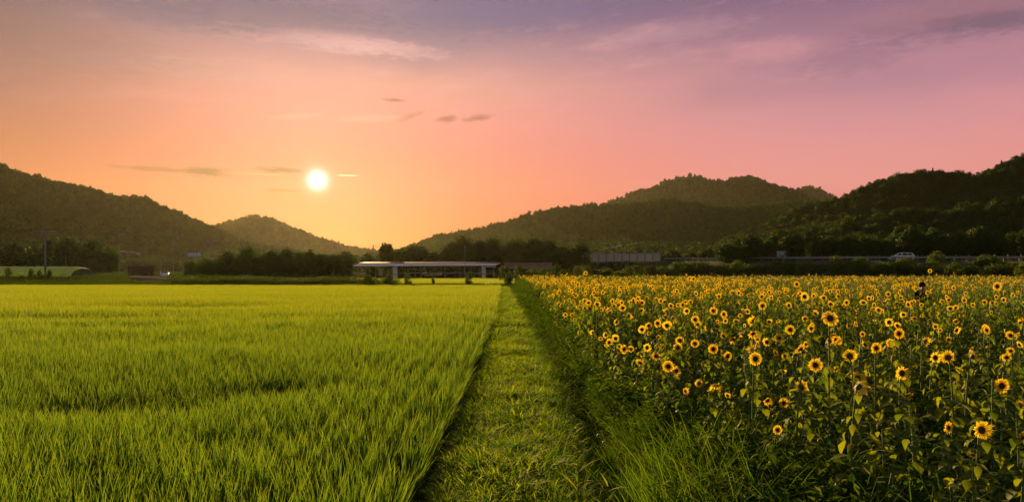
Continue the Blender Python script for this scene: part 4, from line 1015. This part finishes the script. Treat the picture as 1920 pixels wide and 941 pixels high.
# blue sheet wall, pale farm road and the car on it
b = MB(); Yw = 210; b.box(X(238, Yw), X(288, Yw), Yw, Yw + .2, 0, Z(499.5, Yw)); o = b.build('sheet_wall', M['blue']); tag(o, 'low dark blue sheet wall behind the left poles', 'wall')
b = MB()
pp = [(215, 205, 0.5), (250, 180, .55), (280, 165, .6), (318, 146, .6), (345, 134, .5)]
vs = []
for p, Y_, z_ in pp: vs += [(X(p, Y_) - 2.6, Y_ - 3, z_), (X(p, Y_) + 2.6, Y_ + 3, z_ + .12)]
b.add(vs, [(2 * i, 2 * i + 1, 2 * i + 3, 2 * i + 2) for i in range(4)]); 
for i in range(len(pp)): pass
b2 = [(x_, y_, -.1) for x_, y_, z_ in vs[::2]]
b.add([v for pair in zip(vs[::2], b2) for v in pair], [(2 * i, 2 * i + 2, 2 * i + 3, 2 * i + 1) for i in range(4)])
tag(b.build('farm_road', M['pale_road']), kind='structure')

def car(loc, rz, label, L_=4.4, H_=1.5, wagon=True):
    o = empty('parked_car' if not wagon else 'car', loc, label, 'car', None, rz)
    # side profile, nose at -X
    if wagon: prof = [(-2.2, .32), (-2.2, .62), (-2.05, .78), (-1.25, .95), (-.55, 1.42), (-.2, 1.50), (1.35, 1.50), (1.75, 1.42), (2.1, .98), (2.2, .85), (2.2, .35), (1.9, .26), (-1.9, .26)]
    else: prof = [(-2.2, .32), (-2.2, .62), (-2.05, .75), (-1.2, .92), (-.5, 1.35), (-.1, 1.44), (.8, 1.42), (1.5, 1.0), (2.1, .95), (2.2, .8), (2.2, .35), (1.9, .26), (-1.9, .26)]
    def half(z): return .86 if z < .95 else .86 - (z - .95) * .36
    n = len(prof); V = [(x, -half(z), z) for x, z in prof] + [(x, half(z), z) for x, z in prof]
    Fc = [tuple(range(n))[::-1], tuple(range(n, 2 * n))] + [(i, (i + 1) % n, (i + 1) % n + n, i + n) for i in range(n)]
    b = MB(); b.add(V, Fc); b.build('body', M['car'], o, bevel=.05)
    def side(pts, s, nm):
        b = MB(); b.add([(x, s * (half(z) + .008), z) for x, z in pts] + [(x, s * (half(z) + .002), z) for x, z in pts], [tuple(range(len(pts)))] + [(i, (i + 1) % len(pts), (i + 1) % len(pts) + len(pts), i + len(pts)) for i in range(len(pts))]); b.build(nm, M['glass'], o)
    for s in (-1, 1):
        side([(-.98, .99), (-.48, 1.36), (-.05, 1.41), (.02, .99)], s, 'side_window')
        side([(.12, .99), (.10, 1.42), (.85, 1.42), (1.0, .99)], s, 'side_window')
        if wagon: side([(1.08, .99), (.95, 1.42), (1.55, 1.38), (1.8, 1.02)], s, 'side_window')
    for xa, za, xb, zb_, nm in ((-1.2, .99, -.6, 1.40, 'windscreen'), ((2.09, 1.02, 1.80, 1.39, 'rear_window') if wagon else (1.47, 1.04, .87, 1.39, 'rear_window'))):
        dx = -.02 if nm == 'windscreen' else .02
        b = MB(); b.add([(xa + dx, -.72, za), (xa + dx, .72, za), (xb + dx, .62, zb_), (xb + dx, -.62, zb_)], [(0, 1, 2, 3)]); b.build(nm, M['glass'], o)
    for xw in (-1.35, 1.38):
        for s in (-1, 1):
            b = MB(); b.tube([(xw, s * .68, .32), (xw, s * .89, .32)], .32, 18); w = b.build('wheel', M['rubber'], o)
            b = MB(); b.tube([(xw, s * .88, .32), (xw, s * .905, .32)], .19, 12); b.build('rim', M['steel'], w)
    for s in (-1, 1):
        b = MB(); b.box(-2.23, -2.10, s * .62 - .16, s * .62 + .16, .62, .76); b.build('headlight', M['glass'], o)
        b = MB(); b.box(2.12, 2.23, s * .68 - .1, s * .68 + .1, .74, .95); b.build('tail_light', M['red'], o)
    return o
Yc = float(road_y(1690)) - 1.5
car((X(1690, Yc), Yc, float(road_z(1690)) + .04), -.45 * 0 - .62 * 0 + math.atan2(float(cc[30, 1] - cc[26, 1]), float(cc[30, 0] - cc[26, 0])) * .5, 'white estate car driving left on the raised road')
car((X(308, 158), 158, .64), 2.05, 'small white car on the pale farm road at the left', wagon=False)

# ------------------------------------------------------------------ poles, wires, signs, lamps
def upole(px, top, Y, label, arms=((.3, 1.1),), r0=.16, group='utility poles'):
    x = X(px, Y); h = Z(top, Y)
    o = empty('utility_pole', (x, Y, 0), label, 'utility pole', group, .25)
    b = MB(); b.tube([(0, 0, 0), (0, 0, h)], [r0, r0 * .6], 8); b.build('post', M['pole'], o, smooth=False)
    for dz, half in arms:
        b = MB(); b.box(-half, half, -.16, -.06 , h - dz - .06, h - dz + .06); a = b.build('crossarm', M['steel'], o)
        for q in (-.9, 0.0, .9):
            b = MB(); b.tube([(q * half, -.11, h - dz + .062), (q * half, -.11, h - dz + .3)], [.05, .03], 6); b.build('insulator', M['brown'], a)
    return (x, Y, h)
P = []
P.append(upole(85, 427, 108, 'tall utility pole nearest the green tunnel house', ((.5, 1.5),), .17))
P.append(upole(224, 434, 165, 'tall utility pole behind the blue sheet wall, second from the left edge', ((.4, 1.4),), .16))
P.append(upole(325, 443, 205, 'tall utility pole third along the wires, left of the roadside box', ((.5, 1.5), (1.5, 1.0)), .16))
P.append(upole(395, 449, 245, 'utility pole fourth along the wires with two crossarms', ((.4, 1.4), (1.6, 1.4), (2.6, 1.0)), .2))
P.append(upole(458, 454, 285, 'utility pole rising behind the low trees, fifth along the wires', ((.4, 1.4), (1.2, 1.0)), .18))
P.append(upole(490, 460, 325, 'faint utility pole where the wires begin to glint', ((.4, 1.4),), .18))
P.append(upole(535, 467, 370, 'farthest faint utility pole at the end of the glinting wires', ((.4, 1.3),), .18))
q1 = upole(635, 457, 260, 'utility pole standing against the glowing hill left of the shed', ((.8, 1.7),), .18)
q2 = upole(700, 458, 250, 'utility pole on the skyline beside the bushy pointed tree', ((.8, 1.6), (1.9, 1.0)), .18)
q3 = upole(787, 465, 240, 'utility pole top showing behind the trees over the shed', ((.4, 1.8), (1.0, 1.4)), .18)
upole(238, 474, 162, 'short utility pole beside the tall one, carrying the pale beam', ((.5, .3),), .15)
upole(405, 457, 240, 'thin pole with a slanting stay beside the fourth pole', ((.4, .8),), .14)
upole(450, 462, 250, 'short bare pole standing in the low trees', (), .16)
upole(302, 487, 215, 'short thin pole between the second and third tall poles', (), .1)
upole(339, 485, 215, 'short thin pole just right of the third tall pole', (), .1)
def thin(nm, px, top, Y, r0, label, cat, zb=0.0):
    x = X(px, Y); h = Z(top, Y) - zb; o = empty(nm, (x, Y, zb), label, cat); b = MB(); b.tube([(0, 0, 0), (0, 0, h * .6), (0, 0, h)], [r0, r0 * .8, r0 * .5], 8); b.build('post', M['pole'], o); return o, h
o, h = thin('flag_pole', 872, 463, 140, .09, 'thin tall pole in front of the shed right of its centre', 'pole'); b = MB(); b.tube([(0, 0, h), (0, 0, h + .15)], .12, 8); b.build('cap', M['steel'], o)
o, h = thin('metal_post', 1093, 480, 150, .07, 'short thin pole in front of the dark trees left of the barrier', 'pole'); b = MB(); b.box(-.15, .15, -.1, .1, h, h + .08); b.build('cap', M['steel'], o)
def beam():
    Y = 160; o = empty('overhead_beam', (X(226, Y), Y, Z(471, Y)), 'pale lit beam fixed across the two left poles', 'beam'); b = MB(); x1 = X(263, Y) - X(226, Y)
    b.tube([(0, 0, 0), (x1 * .35, 0, -.25), (x1 * .6, 0, -.28), (x1, 0, -.5)], .10, 6); b.build('arm', M['fascia'], o)
    b = MB(); b.box(x1 * .5, x1 * .66, -.3, .3, -.24, -.02); b.build('bracket', M['fascia'], o)
    b = MB(); b.box(x1 * .82, x1, -.3, .3, -.85, -.6); b.build('lamp_head', M['fascia'], o)
beam()
def boxsign():
    Y = 150; x = X(350.5, Y); h = Z(472.5, Y); o = empty('gantry_sign', (x, Y, 0), 'grey box sign on a single post at the left end of the low trees', 'sign')
    b = MB(); b.tube([(0, 0, 0), (0, 0, h)], [.16, .13], 8); b.build('post', M['pole'], o)
    w = X(376, Y) - x; b = MB(); b.box(.3, w, -.12, .12, h - 1.05, h - .1); p = b.build('panel', M['signback'], o)
    b = MB(); b.box(.0, w + .1, -.16, .16, h - .098, h); b.box(0, w, -.05, .05, h - 1.2, h - 1.06); b.build('frame', M['roof'], o)
    for q in (.25, .5, .75): b = MB(); b.box(w * q - .04, w * q + .04, -.16, -.122, h - 1.05, h - .1); b.build('rib', M['roof'], p)
boxsign()
def wires():
    def lines(pts, offs, sag, name_label, r_=.02):
        for k_, (ox, oz) in enumerate(offs):
            V = MB(); path = []
            for a, b_ in zip(pts[:-1], pts[1:]):
                for i in range(13):
                    t = i / 12; s_ = sag * 4 * t * (1 - t); path.append((a[0] + (b_[0] - a[0]) * t + ox, a[1] + (b_[1] - a[1]) * t - .1, a[2] + (b_[2] - a[2]) * t + oz - s_))
                if b_ is not pts[-1]: path.pop()
            V.tube(path, r_, 4); o = V.build('power_line', M['cable']); tag(o, name_label[k_], 'power line', 'power lines on the left poles')
    P0 = (X(-60, 95), 95, Z(416, 95))
    lines([P0] + P, [(-1.25, -.1), (0, -.1), (1.25, -.1)], .8, ['upper power line on the left tips of the crossarms', 'upper power line along the middle of the tall poles', 'upper power line on the right tips of the crossarms'])
    lo = [(p[0], p[1], p[2] - 3.6) for p in [P0] + P]
    lines(lo[:6], [(0, 0), (.1, -1.9)], .9, ['lower sagging power line below the crossarms', 'lowest sagging power line across the dark trees'], .015)
    lines([P[-1], q1, q2, q3], [(0, -.8)], 1.0, ['faint power line running to the pole on the skyline'], .015)
wires()
def street_lamp():
    Y = 172; x = X(1172, Y); h = Z(457.5, Y); o = empty('street_lamp', (x, Y + 6, 4.4), 'slim street lamp whose lit head shows over the pale barrier', 'street lamp')
    Y2 = Y + 6; hh = h - 4.4; b = MB(); b.tube([(.9, 0, 0), (.9, 0, hh - .5), (.6, 0, hh - .1), (.1, 0, hh)], [.09, .06, .05, .04], 8); b.build('post', M['pole'], o)
    b = MB(); b.add([(-1.0, -.2, hh - .42), (-.1, -.2, hh - .05), (.1, .25, hh + .05), (-.8, .25, hh - .3), (-1.0, -.2, hh - .32), (-.1, -.2, hh + .08), (.1, .25, hh + .16), (-.8, .25, hh - .2)], [(0, 3, 2, 1), (4, 5, 6, 7), (0, 1, 5, 4), (1, 2, 6, 5), (2, 3, 7, 6), (3, 0, 4, 7)]); b.build('lamp_head', M['white'], o)
    b = MB(); b.tube([(-2.6, 0, hh - .62), (-1.0, 0, hh - .5)], .045, 6); b.build('arm', M['fascia'], o)
street_lamp()
def rsign():
    Y = float(road_y(1465)) + 5; x = X(1465.5, Y); zb_ = float(road_z(1465)); o = empty('road_sign', (x, Y, zb_), 'pale road sign seen from behind on two legs beside the road', 'sign')
    w = 8.7 * Y / F; z0, z1 = Z(481.3, Y) - zb_, Z(470.8, Y) - zb_
    b = MB(); b.box(-w, w, 0, .05, z0, z1); p = b.build('panel', M['signback'], o)
    for q in (.2, .5, .8): b = MB(); b.box(-w, w, -.05, -.002, z0 + (z1 - z0) * q - .04, z0 + (z1 - z0) * q + .04); b.build('stiffener', M['steel'], p)
    for q in (-.52, .52): b = MB(); b.box(w * q - .08, w * q + .08, -.22, -.052, -.3, z1 - .05); b.build('leg', M['steel'], o)
rsign()
def camera_pole():
    Y = float(road_y(1372)) + 4; x = X(1372, Y); zb_ = float(road_z(1372)); o = empty('mast', (x, Y, zb_), 'tall thin mast with a small grey cabinet near its foot by the road', 'mast'); h = Z(448, Y) - zb_
    b = MB(); b.tube([(0, 0, -.3), (0, 0, h)], [.11, .06], 8); b.build('post', M['pole'], o)
    b = MB(); b.box(-.6, -.12, -.3, .2, Z(479, Y) - zb_, Z(474.5, Y) - zb_); b.box(.12, .55, -.3, .2, Z(479, Y) - zb_, Z(474.5, Y) - zb_); b.build('cabinet', M['signback'], o)
camera_pole()

# ------------------------------------------------------------------ the person among the sunflowers
def person():
    Y = 26.0; x = X(1729, Y); top = Z(531, Y); o = empty('person', (x, Y, 0), 'person with dark hair and dark shirt standing deep in the sunflowers', 'person', None, .0)
    Hh = top; k = Hh / 1.75
    J = [(0, 0, .95), (0, .01, 1.15), (.02, .0, 1.38), (.01, -.03, 1.50), (-.02, -.06, 1.62), (-.03, -.07, 1.70)]
    E = [(0, 1), (1, 2), (2, 3), (3, 4), (4, 5)]; Rr = [(.15, .11), (.14, .10), (.16, .10), (.055, .055), (.085, .10), (.07, .085)]
    def chain(start, pts, rr):
        prev = start
        for p, q in zip(pts, rr): J.append(p); Rr.append(q); E.append((prev, len(J) - 1)); prev = len(J) - 1
    for s in (-1, 1):
        chain(2, [(s * .19, 0, 1.40), (s * .24, -.02, 1.12), (s * .16 - .05, -.22, 1.02), (s * .12 - .06, -.29, 1.03)], [(.06, .06), (.045, .045), (.033, .033), (.03, .02)])
        chain(0, [(s * .10, 0, .88), (s * .11, -.02, .48), (s * .12, .02, .09), (s * .12, -.10, .04)], [(.09, .09), (.06, .06), (.04, .04), (.035, .03)])
    me = bpy.data.meshes.new('body'); me.from_pydata([tuple(c * k for c in p) for p in J], E, [])
    b = link('body', me, o); md = b.modifiers.new('skin', 'SKIN'); me.materials.append(M['skin'])
    for i, q in enumerate(Rr): me.skin_vertices[0].data[i].radius = (q[0] * k, q[1] * k)
    me.skin_vertices[0].data[0].use_root = True
    sd_ = b.modifiers.new('sub', 'SUBSURF'); sd_.levels = sd_.render_levels = 2
    def shell(nm, pts, rr, mt):
        q = MB(); q.tube([tuple(c * k for c in p) for p in pts], [r_ * k for r_ in rr], 14); c = q.build(nm, mt, b, smooth=True); return c
    sh = shell('shirt', [(0, .01, .90), (0, .01, 1.15), (.02, .0, 1.36), (.02, -.01, 1.46)], [.175, .165, .20, .09], M['shirt'])
    for s in (-1, 1): 
        shell('sleeve', [(s * .12, 0, 1.42), (s * .20, 0, 1.39), (s * .25, -.02, 1.14)], [.08, .08, .062], M['shirt'])
        shell('trouser_leg', [(s * .08, 0, .98), (s * .11, -.02, .48), (s * .12, .02, .10)], [.12, .085, .065], M['trouser'])
    q = MB(); V, Fc = [], []
    import bmesh
    bm = bmesh.new(); bmesh.ops.create_icosphere(bm, subdivisions=3, radius=1)
    for v in bm.verts:
        n = v.co.copy(); f_ = 1 + .06 * math.sin(n.x * 9) * math.sin(n.z * 8 + n.y * 5)
        v.co = Vector((n.x * .115 * f_ - .02, n.y * .13 * f_ - .035, n.z * .115 * f_ + 1.685)) * k
    cut = [f for f in bm.faces if f.calc_center_median().z < 1.64 * k and f.calc_center_median().y < -.08 * k]
    bmesh.ops.delete(bm, geom=cut, context='FACES'); hm = bpy.data.meshes.new('hair'); bm.to_mesh(hm); bm.free(); hm.materials.append(M['hair']); hm.shade_smooth(); link('hair', hm, b)
    q = MB(); q.tube([(-.03 * k, -.155 * k, 1.635 * k), (-.032 * k, -.185 * k, 1.60 * k), (-.03 * k, -.16 * k, 1.59 * k)], [.012, .017, .012], 8); q.build('nose', M['skin'], b, smooth=True)
    for s in (-1, 1):
        q = MB(); q.tube([((-.028 + s * .035) * k, -.150 * k, 1.645 * k), ((-.028 + s * .035) * k, -.158 * k, 1.645 * k)], .010, 8); q.build('eye', M['hair'], b)
person()

# ------------------------------------------------------------------ the air
def haze():
    b = MB(); b.box(-2600, 2600, -80, 2300, -1.2, 285); m = bpy.data.materials.new('haze'); m.use_nodes = True; t = m.node_tree; t.nodes.clear()
    v = t.nodes.new('ShaderNodeVolumePrincipled'); v.inputs['Color'].default_value = (.74, .72, .50, 1); v.inputs['Density'].default_value = HAZE; v.inputs['Anisotropy'].default_value = .62
    o = t.nodes.new('ShaderNodeOutputMaterial'); t.links.new(v.outputs[0], o.inputs['Volume'])
    tag(b.build('haze', m), kind='stuff')
HAZE = .00003
haze()
